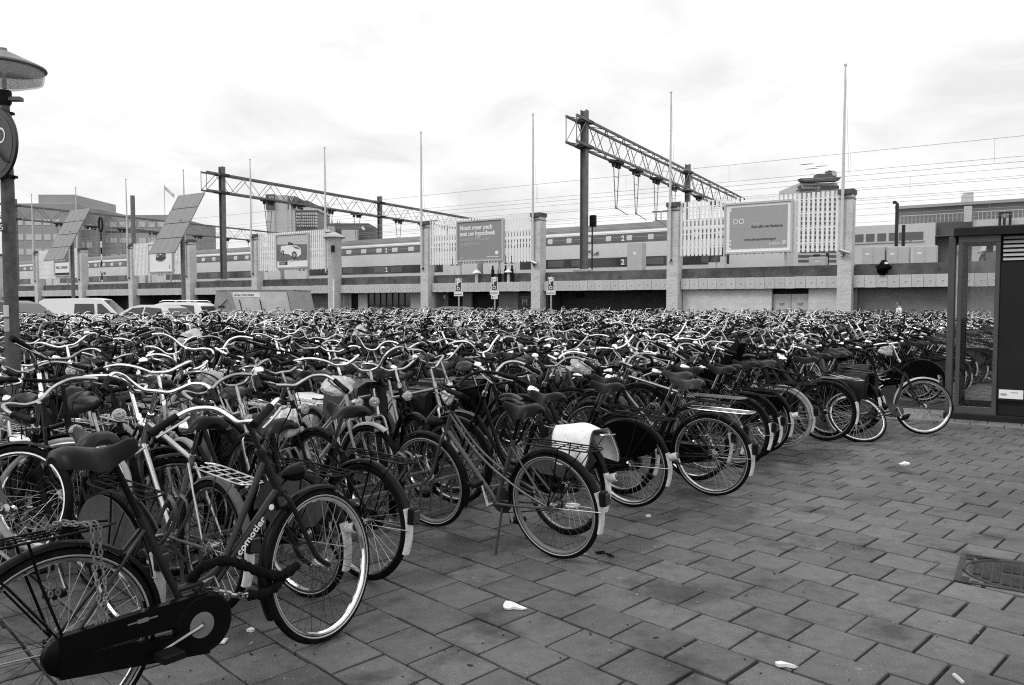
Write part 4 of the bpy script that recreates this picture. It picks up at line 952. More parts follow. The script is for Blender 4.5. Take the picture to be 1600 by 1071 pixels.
windows(r, [bx(q) for q in (1540, 1588)], [bz(1560, 361)], 1.3, 0.35, 'window_far', frame='cabinet'); windows(r, [bx(q) for q in (1545, 1592)], [bz(1560, 400)], 1.1, 1.0, 'window_far', frame='cabinet')
m = MB(); m.box(bx(1505), bx(1517), -0.6, -0.02, z2 - 0.2, z2 + 1.3); part('stair_hatch', m, 'cabinet', r)
m = MB()
for q, dz in ((1561, 0.5), (1568, 0.0), (1577, 0.5)): m.tube([(bx(q), -0.8, z2 - 1.2), (bx(q), -0.8, z2 + dz)], 0.12, 6)
m.tube([(bx(1561), -0.8, z2 + 0.45), (bx(1577), -0.8, z2 + 0.45)], 0.09, 6); part('vent_pipe', m, 'steel_dark', r)
m = MB(); m.box(bx(1461), bx(1517), -0.03, 1.19, z2 - 1.45, z2 - 1.35); part('ledge', m, 'building_dark', r)

# ------------------------------------------------------------------ parked cars, container, parking signs
def car(name, label, cat, p, rz, Ln, Wd, low, top, wins, screens, body, rails=False):
    """low: side outline below the belt (x, z); top: outline above the belt; both from rear (x=0) to front"""
    r = thing(name, label, cat, (p[0], p[1], 0), rz, 'vehicles parked beyond the bicycles')
    hw = Wd / 2
    m = MB()
    def shell(poly, yf):
        n_ = len(poly); rows = []
        for s_, ins in ((-1, 0.07), (-1, 0.0), (1, 0.0), (1, 0.07)):
            cx = sum(q[0] for q in poly) / n_; cz = sum(q[1] for q in poly) / n_
            rows.append([(cx + (x - cx) * (1 - ins * 0.3), s_ * (yf(z) - (0 if ins else 0.0) + (0.0 if ins else -0.05)) if not ins else s_ * yf(z), cz + (z - cz) * (1 - ins * 0.6)) for x, z in poly])
        m.grid(rows, True); m.add(rows[0], [tuple(range(n_))]); m.add(rows[-1], [tuple(range(n_))[::-1]])
    belt = top[0][1]; roof = max(z for x, z in top)
    shell(low, lambda z: hw - 0.04 * abs(z - 0.6))
    part('body', m, body, r, sharp=35)
    m = MB(); yf = lambda z: hw - 0.05 - 0.2 * (z - belt) / max(0.1, roof - belt) * (Wd / 1.8)
    shell(top, yf); part('cabin', m, body, r, sharp=35)
    for w_ in wins:
        for s_ in (-1, 1):
            m = MB(); a = [(x, s_ * (yf(z) + 0.012), z) for x, z in w_]; b = [(x, s_ * (yf(z) - 0.02), z) for x, z in w_]; n_ = len(w_)
            m.add(a + b, [tuple(range(n_)), tuple(range(2 * n_ - 1, n_ - 1, -1))] + [(i, n_ + i, n_ + (i + 1) % n_, (i + 1) % n_) for i in range(n_)]); part('side_window', m, 'car_glass', r, sharp=None)
    for (xa, za), (xb, zb), nm in screens:
        d = Vector((xb - xa, 0, zb - za)); nn = Vector((-d.z, 0, d.x)).normalized(); nn = nn if nn.z > 0 else -nn
        m = MB(); P = []
        for (x, z), k in (((xa, za), 0.06), ((xb, zb), 0.12)):
            P += [(x + nn.x * 0.015, -(yf(z) - k), z + nn.z * 0.015), (x + nn.x * 0.015, yf(z) - k, z + nn.z * 0.015)]
        Q = [(x - nn.x * 0.03, y, z - nn.z * 0.03) for x, y, z in P]; m.add(P + Q, [(0, 1, 3, 2), (4, 6, 7, 5), (0, 4, 5, 1), (2, 3, 7, 6), (0, 2, 6, 4), (1, 5, 7, 3)]); part(nm, m, 'car_glass', r, sharp=None)
    for x in (Ln * 0.18, Ln * 0.81):
        for s_ in (-1, 1):
            m = MB(); m.lathe([(0.2, 0.0), (0.3, 0.0), (0.32, 0.03), (0.32, 0.18), (0.1, 0.2)], (x, s_ * (hw - 0.19), 0.32), (0, s_, 0), 18); wq = part('wheel', m, 'rubber', r)
            m = MB(); m.lathe([(0.2, 0.16), (0.19, 0.205), (0.05, 0.215), (0, 0.21)], (x, s_ * (hw - 0.19), 0.32), (0, s_, 0), 12); part('hub_cap', m, 'alloy', wq)
    for s_ in (-1, 1):
        m = MB(); m.bbox(Ln - 0.12, Ln - 0.0, s_ * (hw - 0.28) - 0.14, s_ * (hw - 0.28) + 0.14, 0.6, 0.74, 0.03); part('headlight', m, 'lens', r)
        m = MB(); m.bbox(-0.01, 0.08, s_ * (hw - 0.2) - 0.1, s_ * (hw - 0.2) + 0.1, 0.7, 0.95, 0.02); part('tail_light', m, 'red_lens', r)
        m = MB(); m.bbox(Ln * 0.66, Ln * 0.66 + 0.12, s_ * (hw + 0.06) - 0.09, s_ * (hw + 0.06) + 0.09, belt, belt + 0.14, 0.02); part('mirror', m, 'steel_dark', r)
        if rails: m = MB(); m.tube([(Ln * 0.12, s_ * (yf(roof) - 0.05), roof), (Ln * 0.16, s_ * (yf(roof) - 0.05), roof + 0.07), (Ln * 0.5, s_ * (yf(roof) - 0.05), roof + 0.07), (Ln * 0.54, s_ * (yf(roof) - 0.05), roof)], 0.025, 6); part('roof_rail', m, 'alloy', r)
    return r
def at_ground(px, Y): p = aty(px, 475, Y); return (p.x, p.y)
hatch_low = [(0.0, 0.35), (0.02, 0.6), (0.08, 0.95), (3.1, 0.95), (3.85, 0.82), (4.05, 0.6), (4.08, 0.35), (3.6, 0.22), (0.4, 0.22)]
hatch_top = [(0.12, 0.94), (0.5, 1.36), (0.95, 1.47), (1.9, 1.47), (2.35, 1.38), (3.15, 0.94)]
hw_ = [[(0.55, 1.0), (0.78, 1.33), (1.55, 1.38), (1.6, 1.0)], [(1.68, 1.0), (1.64, 1.38), (2.2, 1.34), (2.75, 1.0)]]
van_low = [(0.0, 0.3), (0.0, 1.05), (3.6, 1.05), (4.35, 0.95), (4.55, 0.7), (4.6, 0.3), (4.0, 0.22), (0.4, 0.22)]
van_top = [(0.02, 1.04), (0.12, 1.72), (0.35, 1.86), (2.6, 1.9), (3.0, 1.84), (3.8, 1.04)]
vw_ = [[(1.75, 1.12), (1.75, 1.62), (2.62, 1.62), (2.7, 1.12)], [(2.82, 1.12), (2.78, 1.62), (2.98, 1.62), (3.5, 1.12)]]
car('parked_van', 'white panel van with one long dark side window, parked beyond the bicycles', 'van', at_ground(66, 38.5), R_(9), 4.6, 1.8, van_low, van_top, vw_, [((3.04, 1.8), (3.72, 1.12), 'windscreen'), ((0.14, 1.68), (0.05, 1.15), 'rear_window')], 'car_white')
UPZ = lambda L_, k: [(x, z * k) for x, z in L_]
p = at_ground(-38, 29); car('parked_car', 'dark hatchback with a roof spoiler parked just behind the lamp post', 'car', (p[0], p[1]), R_(-18), 4.1, 1.76, UPZ(hatch_low, 1.18), UPZ(hatch_top, 1.18), [UPZ(q, 1.18) for q in hw_], [((2.4, 1.59), (3.06, 1.16), 'windscreen'), ((0.45, 1.57), (0.16, 1.16), 'rear_window')], 'car_dark')
p = at_ground(292, 34); car('parked_car', 'silver hatchback partly hidden in front of the white van', 'car', p, R_(166), 4.1, 1.74, UPZ(hatch_low, 1.07), UPZ(hatch_top, 1.07), [UPZ(q, 1.07) for q in hw_], [((2.4, 1.44), (3.06, 1.05), 'windscreen'), ((0.45, 1.42), (0.16, 1.05), 'rear_window')], 'car_silver')
est_low = [(0.0, 0.35), (0.02, 0.95), (3.3, 0.95), (4.3, 0.8), (4.5, 0.55), (4.5, 0.35), (4.0, 0.22), (0.4, 0.22)]
est_top = [(0.06, 0.94), (0.35, 1.42), (0.6, 1.52), (2.2, 1.54), (2.65, 1.44), (3.45, 0.94)]
ew_ = [[(0.5, 1.02), (0.62, 1.4), (1.3, 1.43), (1.3, 1.02)], [(1.38, 1.02), (1.38, 1.43), (2.1, 1.43), (2.1, 1.02)], [(2.18, 1.02), (2.18, 1.43), (2.5, 1.4), (3.0, 1.02)]]
p = at_ground(335, 36.5); car('parked_car', 'white estate car with roof rails parked beside the waste container', 'car', p, R_(170), 4.5, 1.78, UPZ(est_low, 1.1), UPZ(est_top, 1.1), [UPZ(q, 1.1) for q in ew_], [((2.7, 1.56), (3.38, 1.08), 'windscreen'), ((0.3, 1.5), (0.1, 1.1), 'rear_window')], 'car_white', True)
p = at_ground(668, 41); car('parked_car', 'grey car whose rounded roof just shows under the disabled parking signs', 'car', p, R_(-10), 4.1, 1.72, hatch_low, [(x, z) for x, z in hatch_top], hw_, [((2.4, 1.35), (3.06, 0.98), 'windscreen'), ((0.45, 1.33), (0.16, 0.98), 'rear_window')], 'car_grey')
# waste container
Yc = 37; s = Yc / FOC; b = at_ground(332, Yc)
r = thing('waste_container', 'big pale grey slope-sided waste container with a label strip behind the bicycles', 'container', (b[0], b[1], 0), R_(-6)); ZT = EYE + 20.5 * s
m = MB(); xa, xb = 28 * s, 128 * s
m.prism([(0.2, 0.12), (146 * s, 0.12), (130 * s, ZT), (26 * s, ZT), (6 * s, ZT - 0.02), (0.0, 0.9)], (0, 0, 0), X, Z, (0, 2.3, 0)); part('body', m, 'container_grey', r)
m = MB(); m.prism([(44 * s, 0.3), (134 * s, 0.3), (121 * s, ZT - 0.06), (29 * s, ZT - 0.06)], (0, -0.07, 0), X, Z, (0, 0.067, 0)); part('side_panel', m, 'panel_pale', r)
m = MB(); m.prism([(136 * s, 0.25), (147 * s, 0.25), (131 * s, ZT - 0.02), (123 * s, ZT - 0.02)], (0, -0.14, 0), X, Z, (0, 0.137, 0)); m.prism([(44 * s, 0.25), (50 * s, 0.25), (30 * s, ZT - 0.02), (26 * s, ZT - 0.02)], (0, -0.12, 0), X, Z, (0, 0.049, 0)); part('rib', m, 'container_grey', r)
m = MB(); m.prism([(36 * s, ZT - 0.32), (79 * s, ZT - 0.32), (77 * s, ZT - 0.1), (35 * s, ZT - 0.1)], (0, -0.085, 0), X, Z, (0, 0.014, 0)); pl = part('label_strip', m, 'print_white', r)
text('lettering', 'AFVALCONTAINER', 0.15, pl, (37 * s, -0.09, ZT - 0.26), X, Z, 'print_dark', sx=0.75)
text('lettering', 'C-2114', 0.3, r, (56 * s, -0.074, 1.12), X, Z, 'print_white')
m = MB()
for q in (45, 78): m.tube([(q * s, -0.09, ZT - 0.42), ((q + 3) * s, -0.09, ZT - 0.8), ((q + 5) * s, -0.09, 0.5)], 0.02, 5)
part('strap', m, 'steel_dark', r)
m = MB(); m.tube([(0.4, -0.03, ZT - 0.75), (0.75, -0.05, ZT - 0.42)], 0.02, 5); m.box(0.3, 0.6, -0.04, -0.004, ZT - 0.8, ZT - 0.72); part('handle', m, 'steel_dark', r)
m = MB(); m.box(0, 146 * s, -0.02, 2.32, ZT - 0.03, ZT + 0.02) if 0 else m.bbox(3 * s, 131 * s, -0.04, 2.34, ZT + 0.004, ZT + 0.05, 0.01); part('lid', m, 'container_grey', r)
# parking signs
for px, pt, lab, two in ((717, 436, 'closest to the lone white vent cap', 0), (773, 434, 'with two plates below it, under the dark parapet pipes', 1), (861, 434, 'in front of the dark brick bay', 0)):
    Ys = 36.5; s = Ys / FOC; p = aty(px, 475, Ys); z1 = EYE + (475 - pt) * s
    r = thing('parking_sign', 'dark parking sign with wheelchair symbol, ' + lab, 'sign', (p.x, Ys, 0), R_(-10), 'disabled parking signs')
    m = MB(); m.tube([(0, 0, 0), (0, 0, z1 + 0.04)], 0.035, 8); part('pole', m, 'galvanised', r)
    w2, h = 4.9 * s, 20 * s; za = z1 - h
    m = MB(); m.bbox(-w2, w2, -0.07, -0.045, za, z1, 0.006); pl = part('plate', m, 'print_white', r)
    m = MB(); m.box(-w2 + 0.025, w2 - 0.025, -0.075, -0.0705, za + 0.025, z1 - 0.025); part('field', m, 'sign_blue', pl)
    text('lettering', 'P', 0.38, pl, (-0.1, -0.08, za + 0.3), X, Z, 'print_white').data.offset = 0.015
    m = MB(); c = za + 0.15; m.torus((-0.01, -0.079, c - 0.02), (0, 1, 0), 0.062, 0.014, 14, 4, 0.3)
    m.tube([(-0.03, -0.079, c + 0.11), (-0.03, -0.079, c + 0.02), (0.05, -0.079, c + 0.02), (0.08, -0.079, c - 0.06)], 0.016, 4, flat=0.3); m.lathe([(0.024, 0), (0.024, 0.003), (0, 0.003)], (-0.03, -0.076, c + 0.14), (0, -1, 0), 8); part('wheelchair_symbol', m, 'print_white', pl)
    m = MB(); m.bbox(-7.2 * s, 7.2 * s, -0.07, -0.045, za - 7 * s, za - 1 * s, 0.006); b_ = part('sub_plate', m, 'print_white', r)
    text('lettering', 'gehandicapten', 0.085, b_, (-6.4 * s, -0.074, za - 4.8 * s), X, Z, 'print_dark', sx=0.75)
    if two:
        m = MB(); m.bbox(-5.2 * s, 5.2 * s, -0.07, -0.045, za - 13.4 * s, za - 7.4 * s, 0.006); b_ = part('sub_plate', m, 'print_white', r)
        m = MB(); m.box(-4 * s, -2.4 * s, -0.074, -0.0705, za - 12 * s, za - 9 * s); part('pictogram', m, 'print_dark', b_); text('lettering', '4x', 0.1, b_, (-1.6 * s, -0.074, za - 11 * s), X, Z, 'print_mid')

# ------------------------------------------------------------------ glass kiosk at the pavement edge
r = thing('glass_kiosk', 'dark framed kiosk with one glazed bay and a louvred dark cabinet, at the pavement edge', 'kiosk', (KO.x, KO.y, 0), WRZ)
ZK = 2.66; x0, x1, x2 = 0.0, 0.50, 1.75; D = 0.95
m = MB(); m.bbox(-0.13, x2, -0.03, D, 0.0, 0.09, 0.01); part('base', m, 'kiosk_dark', r)
m = MB(); m.bbox(-0.06, x2 + 0.02, -0.05, D + 0.05, ZK - 0.1, ZK + 0.02, 0.015); part('roof', m, 'kiosk_dark', r)
for xx, yy in ((-0.12, 0.02), (-0.02, D - 0.09)):
    m = MB(); m.bbox(xx, xx + 0.09, yy, yy + 0.08, 0.091, ZK - 0.101, 0.012); part('post', m, 'kiosk_frame', r)
for yy, nm in ((0.0, 'front'), (D - 0.05, 'back')):
    m = MB(); m.bbox(x0, x1, yy, yy + 0.045, 0.092, 0.19, 0.006); m.bbox(x0, x1, yy, yy + 0.045, ZK - 0.19, ZK - 0.103, 0.006)
    m.bbox(x0, x0 + 0.055, yy, yy + 0.045, 0.191, ZK - 0.191, 0.006); m.bbox(x1 - 0.055, x1, yy, yy + 0.045, 0.191, ZK - 0.191, 0.006); fr = part('glazing_frame', m, 'kiosk_frame', r)
    m = MB(); m.box(x0 + 0.05, x1 - 0.05, yy + 0.018, yy + 0.026, 0.18, ZK - 0.18); part('pane', m, 'clear_glass', fr)
m = MB(); m.box(-0.06, -0.052, 0.1, D - 0.1, 0.1, ZK - 0.12); part('pane', m, 'clear_glass', r)
m = MB(); m.bbox(-0.09, -0.03, 0.1, D - 0.1, 0.091, 0.16, 0.006); m.bbox(-0.09, -0.03, 0.1, D - 0.1, ZK - 0.17, ZK - 0.102, 0.006); part('side_rail', m, 'kiosk_frame', r)
m = MB(); m.bbox(x1 + 0.004, x2, 0.02, D, 0.3, ZK - 0.47, 0.008); m.box(x1 + 0.004, x2, 0.08, D, 0.094, 0.299); m.box(x1 + 0.004, x2, 0.12, D, ZK - 0.47, ZK - 0.104); cb = part('cabinet', m, 'kiosk_dark', r)
for q in range(6):
    m = MB(); z = ZK - 0.45 + 0.058 * q; m.prism([(0.03, 0), (0.075, 0.01), (0.1, 0.045), (0.055, 0.035)], (x1 + 0.03, 0, z), (0, 1, 0), (0, 0, 1), (x2 - x1 - 0.05, 0, 0)); part('louvre', m, 'louvre', cb)
m = MB(); m.bbox(x1 + 0.03, x1 + 0.03 + 0.28, 0.01, 0.019, 0.33, 0.45, 0.002); st = part('sticker', m, 'print_white', cb)
m = MB(); m.box(x1 + 0.05, x1 + 0.12, 0.0075, 0.0098, 0.37, 0.4); m.box(x1 + 0.17, x1 + 0.25, 0.0075, 0.0098, 0.41, 0.42); part('lettering', m, 'print_mid', st)

# ------------------------------------------------------------------ street lamp with round cycle sign
LY = 6.8; lp = aty(13, 330, LY)
r = thing('street_lamp', 'old street lamp with a shallow conical hood and frosted bowl on a grey pole', 'street lamp', (lp.x - 0.0, LY, 0)); s = LY / FOC
zz = lambda py: EYE + (475 - py) * s * 1.0
m = MB(); m.tube([(0, 0, 0), (0, 0, 0.9), (0, 0, zz(290)), (0, 0, zz(170))], [0.066, 0.06, 0.053, 0.036], 14); part('pole', m, 'post_grey', r)
m = MB(); m.lathe([(0.03, zz(172)), (0.052, zz(166)), (0.055, zz(150)), (0.048, zz(147)), (0.02, zz(146.5))], n=16); part('collar', m, 'door_dark', r)
m = MB(); m.lathe([(0.045, zz(147)), (0.15, zz(141)), (0.29, zz(132)), (0.30, zz(126)), (0.305, zz(115)), (0.295, zz(115)), (0.28, zz(130)), (0.14, zz(138.5)), (0.02, zz(144))], n=36); part('bowl', m, 'lamp_bowl', r)
m = MB(); m.lathe([(0.31, zz(114.8)), (0.325, zz(112.5)), (0.32, zz(110)), (0.16, zz(97)), (0.04, zz(87.5)), (0.03, zz(86)), (0.028, zz(83)), (0, zz(82))], n=36); m.lathe([(0.31, zz(114.6)), (0.05, zz(109)), (0, zz(108))], n=24); part('hood', m, 'steel_grey', r)
m = MB(); m.lathe([(0.018, zz(144)), (0.018, zz(118))], n=8); part('lamp_stem', m, 'print_white', r)
m = MB(); m.bbox(0.04, 0.15, -0.03, 0.03, zz(163), zz(157), 0.008); m.tube([(0, 0, zz(164)), (0.06, 0, zz(161))], 0.012, 6); part('bracket_lamp', m, 'steel_grey', r)
for py in (182, 279):
    m = MB(); rr = 0.055 if py > 200 else 0.044; m.lathe([(rr, zz(py + 3)), (rr + 0.006, zz(py + 2.5)), (rr + 0.006, zz(py - 2.5)), (rr, zz(py - 3))], n=14); m.bbox(rr - 0.01, rr + 0.03, -0.02, 0.02, zz(py + 2), zz(py - 2), 0.004); part('clamp', m, 'door_dark', r)
for za, zb, m_ in ((495, 477, 'print_pale'), (518, 498, 'print_mid')):
    mb = MB(); rows = [[(0.0605 * math.sin(a), -0.0605 * math.cos(a), zz(q)) for a in [R_(-48 + 9 * k) for k in range(8)]] for q in (za, zb)]; mb.grid(rows); part('sticker', mb, m_, r)
m = MB(); m.bbox(-0.045, 0.02, -0.075, -0.068, zz(364), zz(350), 0.002); pl = part('number_plate', m, 'print_dark', r); text('lettering', '5', 0.07, pl, (-0.03, -0.0765, zz(362)), X, Z, 'print_white')
sn = Vector((math.sin(R_(-27)), -math.cos(R_(-27)), 0)); sx = Vector((-sn.y, sn.x, 0)); sx = sx if sx.x > 0 else -sx
cpos = Vector((lp.x, LY, zz(231.5))) + sn * 0.085
g = thing('cycle_sign', 'round dark traffic sign with a white bicycle symbol clamped to the lamp pole', 'sign', cpos, 0)
m = MB(); m.lathe([(0.3, -0.012), (0.305, 0), (0.3, 0.012), (0.265, 0.014), (0, 0.014)], (0, 0, 0), sn, 48); part('disc', m, 'sign_rim', g)
m = MB(); m.lathe([(0.258, 0.0145), (0.258, 0.017), (0, 0.017)], (0, 0, 0), sn, 48); part('field', m, 'sign_blue', g)
m = MB(); P3 = lambda a, b, d=0.02: sx * a + Vector((0, 0, b)) + sn * d
for c in (-0.085, 0.1): m.torus(P3(c, 0.06), sn, 0.058, 0.008, 24, 4, 0.3)
for pts in ([(-0.085, 0.06), (-0.04, 0.15), (0.06, 0.15), (0.1, 0.06)], [(-0.04, 0.15), (0.005, 0.06), (-0.085, 0.06)], [(0.005, 0.06), (0.07, 0.15)], [(-0.05, 0.15), (-0.055, 0.175)], [(-0.085, 0.178), (-0.03, 0.178)], [(0.06, 0.15), (0.055, 0.19), (0.1, 0.2)]): m.tube([P3(a, b) for a, b in pts], 0.008, 4, flat=0.4)
part('bicycle_symbol', m, 'print_white', g)
m = MB(); m.tube([P3(-0.19, 0.17, 0.021), P3(0.19, -0.17, 0.021)], 0.03, 4, flat=0.15); part('slash', m, 'sign_rim', g)

# ------------------------------------------------------------------ people
def person(label, p, rz, joints, edges, rad, cloth, hairz):
    r = thing('person', label, 'person', p, rz)
    me = bpy.data.meshes.new('body'); me.from_pydata(joints, edges, []); o = link('body', me, r)
    sk = o.modifiers.new('skin', 'SKIN'); sb = o.modifiers.new('sub', 'SUBSURF'); sb.levels = 2; sb.render_levels = 2
    for i, rr in enumerate(rad): me.skin_vertices[0].data[i].radius = rr if isinstance(rr, tuple) else (rr, rr)
    me.skin_vertices[0].data[0].use_root = True
    bpy.context.view_layer.update(); dg = bpy.context.evaluated_depsgraph_get(); nm = bpy.data.meshes.new_from_object(o.evaluated_get(dg)); o.modifiers.clear(); o.data = nm
    nm.materials.clear()
    for k in ('trousers', cloth, 'skin', 'hair'): nm.materials.append(K[k])
    for f in nm.polygons:
        c = f.center; f.material_index = 3 if c.z < 0.09 else 0 if c.z < 0.95 else 1
        if c.z > 1.44: f.material_index = 2
        if abs(c.y) > 0.17 and c.z < 0.86 and c.z > 0.6: f.material_index = 2
        if c.z > hairz and (c.x < 0.06 or c.z > 1.68): f.material_index = 3
        f.use_smooth = True
    m = MB(); hx, hz = joints[3][0], joints[3][2]
    m.lathe([(0.014, -0.005), (0.012, 0.02), (0.0, 0.03)], (hx + 0.085, 0, hz - 0.01), (1, 0, -0.25), 6); part('nose', m, 'skin', r)
    for s_ in (-1, 1): m = MB(); m.lathe([(0.0, -0.012), (0.03, -0.004), (0.03, 0.006), (0.0, 0.014)], (hx - 0.005, s_ * 0.082, hz - 0.01), (0, s_, 0), 8); part('ear', m, 'skin', r)
    return r
J = [(0, 0, 0.95), (0.01, 0, 1.2), (0.0, 0, 1.43), (0.03, 0, 1.62), (0.035, 0, 1.72),
     (0.0, 0.19, 1.4), (-0.08, 0.24, 1.12), (0.02, 0.25, 0.88), (0.05, 0.25, 0.78),
     (0.0, -0.19, 1.4), (0.06, -0.24, 1.12), (0.2, -0.23, 0.92), (0.27, -0.22, 0.84),
     (0.0, 0.09, 0.9), (0.17, 0.1, 0.5), (0.1, 0.1, 0.08), (0.25, 0.11, 0.04),
     (0.0, -0.09, 0.9), (-0.05, -0.1, 0.5), (-0.3, -0.1, 0.12), (-0.2, -0.1, 0.03), (0.005, 0, 1.5)]
E_ = [(0, 1), (1, 2), (2, 21), (21, 3), (3, 4), (2, 5), (5, 6), (6, 7), (7, 8), (2, 9), (9, 10), (10, 11), (11, 12), (0, 13), (13, 14), (14, 15), (15, 16), (0, 17), (17, 18), (18, 19), (19, 20)]
RD = [(0.14, 0.11), (0.15, 0.11), (0.13, 0.09), (0.088, 0.1), (0.06, 0.07), 0.065, 0.048, 0.038, 0.04, 0.065, 0.048, 0.038, 0.04, 0.09, 0.065, 0.045, 0.04, 0.09, 0.065, 0.045, 0.04, 0.055]
p = at_ground(1405, 34.5); person('man in a white shirt walking past the brick wall beyond the bicycles', (p[0], p[1], 0), R_(165), J, E_, RD, 'shirt_white', 1.57)
x, z = wl(1537, 400, 8); person('person in a white top standing up on the platform, seen through kiosk glass', W(x, 8, 3.55), R_(150), J, E_, RD, 'shirt_white', 1.57)
m = MB(); m.bbox(-0.16, 0.16, -0.09, 0.09, 0, 0.42, 0.04); solo('shoulder_bag', m, 'vinyl_black', 'dark shoulder bag worn by the person up on the platform', 'bag', W(x + 0.27, 8.0, 4.42), R_(150))

# ------------------------------------------------------------------ bicycles: x forward, y left, z up, rear tyre on the origin
WB, WR = 1.12, 0.345
BBP = Vector((0.48, 0, 0.29)); STP = Vector((0.30, 0, 0.74)); HT1 = Vector((0.835, 0, 0.90)); HT0 = Vector((0.91, 0, 0.72))
RH, FH = Vector((0, 0, WR)), Vector((WB, 0, WR))
STEER = (HT1 - HT0).normalized()
def wheel_parts(c, lod, P):
    """rim, tyre, spokes, hub"""
    R = WR; out = {}
    nN, nn = ((56, 8), (28, 6), (14, 4))[lod]
    t = MB(); t.torus(c, (0, 1, 0), R - 0.021, 0.021, nN, nn, 0.95)
    if P.get('stripe') and lod == 0:
        t.i = 1
        for s in (-1, 1): t.torus(c + Vector((0, s * 0.0165, 0)), (0, 1, 0), R - 0.028, 0.0045, nN, 4)
    out['tyre'] = t
    r = MB(); prof = [(R - 0.045, 0.013), (R - 0.037, 0.0145), (R - 0.034, 0.006), (R - 0.034, -0.006), (R - 0.037, -0.0145), (R - 0.045, -0.013), (R - 0.053, -0.004), (R - 0.053, 0.004)]
    rows = [[c + Vector((q * math.cos(a), y, q * math.sin(a))) for q, y in prof] for a in [2 * math.pi * k / nN for k in range(nN + 1)]]; r.grid(rows, True); out['rim'] = r
    s_ = MB(); ns = (36, 20, 0)[lod]
    for k in range(ns):
        sd = 1 if k % 2 else -1; a = 2 * math.pi * k / ns; b = a + (0.85 if (k // 2) % 2 else -0.85)
        s_.tube([c + Vector((0.026 * math.cos(b), sd * 0.028, 0.026 * math.sin(b))), c + Vector(((R - 0.05) * math.cos(a), 0, (R - 0.05) * math.sin(a)))], 0.0014 if lod == 0 else 0.0017, 3, cap=False)
    out['spokes'] = s_
    h = MB(); big = P.get('drum', 0) and c.x < 0.5
    h.lathe([(0.012, -0.062), (0.012, -0.045), (0.03 if not big else 0.05, -0.034), (0.03 if not big else 0.05, -0.028), (0.017 if not big else 0.045, -0.024), (0.017 if not big else 0.045, 0.024), (0.03 if not big else 0.05, 0.028), (0.03 if not big else 0.05, 0.034), (0.012, 0.045), (0.012, 0.062)], c, (0, 1, 0), 10 if lod == 0 else 6)
    out['hub'] = h
    return out
def guard(c, a0, a1, wd, lod, R=0.366, ns=None):
    """curved mudguard sheet, angles in degrees from forward over the top"""
    m = MB(); ns = (6 if lod == 2 else ns) or (30 if lod == 0 else 12); rows = []
    for i in range(ns + 1):
        a = R_(a0 + (a1 - a0) * i / ns); row = []
        for y, d in ((-wd, -0.016), (-wd * 0.85, -0.004), (-wd * 0.4, 0.003), (wd * 0.4, 0.003), (wd * 0.85, -0.004), (wd, -0.016), (wd * 0.8, -0.009), (0, -0.002), (-wd * 0.8, -0.009)):
            row.append(c + Vector(((R + d) * math.cos(a), y, (R + d) * math.sin(a))))
        rows.append(row)
    m.grid(rows, True); m.add(rows[0], [tuple(range(9))]); m.add(rows[-1], [tuple(range(9))[::-1]])
    return m
def saddle_mb(lod, wide=1.0, thick=1.0, tilt=0.0, c=Vector((0.215, 0, 0.955))):
    m = MB(); n = 10 if lod == 0 else 6; rows = []
    prof = [(-0.142, 0.05, 0.0, 0.03), (-0.13, 0.092, 0.022, 0.05), (-0.085, 0.112, 0.03, 0.062), (-0.03, 0.1, 0.014, 0.07), (0.02, 0.066, 0.002, 0.066), (0.07, 0.038, 0.004, 0.056), (0.115, 0.027, 0.016, 0.05), (0.142, 0.021, 0.018, 0.045), (0.155, 0.01, 0.004, 0.026)]
    if lod: prof = prof[0::2]
    for x, hw, tz, dr in prof:
        hw *= wide; dr *= thick; tz += x * tilt; row = []
        for k in range(n + 1):
            a = math.pi * k / n; cy = math.cos(a); row.append(c + Vector((x, hw * math.copysign(abs(cy) ** 0.85, cy), tz - dr * abs(cy) ** 2.6)))
        row += [c + Vector((x, -hw * 0.82, tz - dr * 0.9)), c + Vector((x, 0, tz - 0.022)), c + Vector((x, hw * 0.82, tz - dr * 0.9))]
        rows.append(row)
    m.grid(rows, True); k = len(rows[0]); m.add(rows[0], [tuple(range(k))]); m.add(rows[-1], [tuple(range(k))[::-1]])
    return m
BARS = {
    'gull': [(0.0, 0.0, 0.0), (0.012, 0.07, 0.0), (0.02, 0.13, 0.03), (0.0, 0.19, 0.068), (-0.06, 0.245, 0.078), (-0.13, 0.275, 0.055), (-0.24, 0.30, 0.0)],
    'swept': [(0.02, 0.0, 0.0), (0.035, 0.06, 0.005), (0.03, 0.14, 0.04), (-0.02, 0.22, 0.06), (-0.10, 0.27, 0.05), (-0.17, 0.285, 0.035), (-0.27, 0.295, 0.015)],
    'high': [(0.0, 0.0, 0.0), (0.01, 0.07, 0.02), (0.02, 0.13, 0.09), (0.01, 0.19, 0.13), (-0.05, 0.25, 0.135), (-0.12, 0.28, 0.115), (-0.24, 0.30, 0.06)],
    'flat': [(0.0, 0.0, 0.0), (0.0, 0.08, 0.0), (-0.005, 0.16, 0.012), (-0.015, 0.22, 0.016), (-0.035, 0.28, 0.016), (-0.05, 0.31, 0.014), (-0.07, 0.345, 0.01)],
}
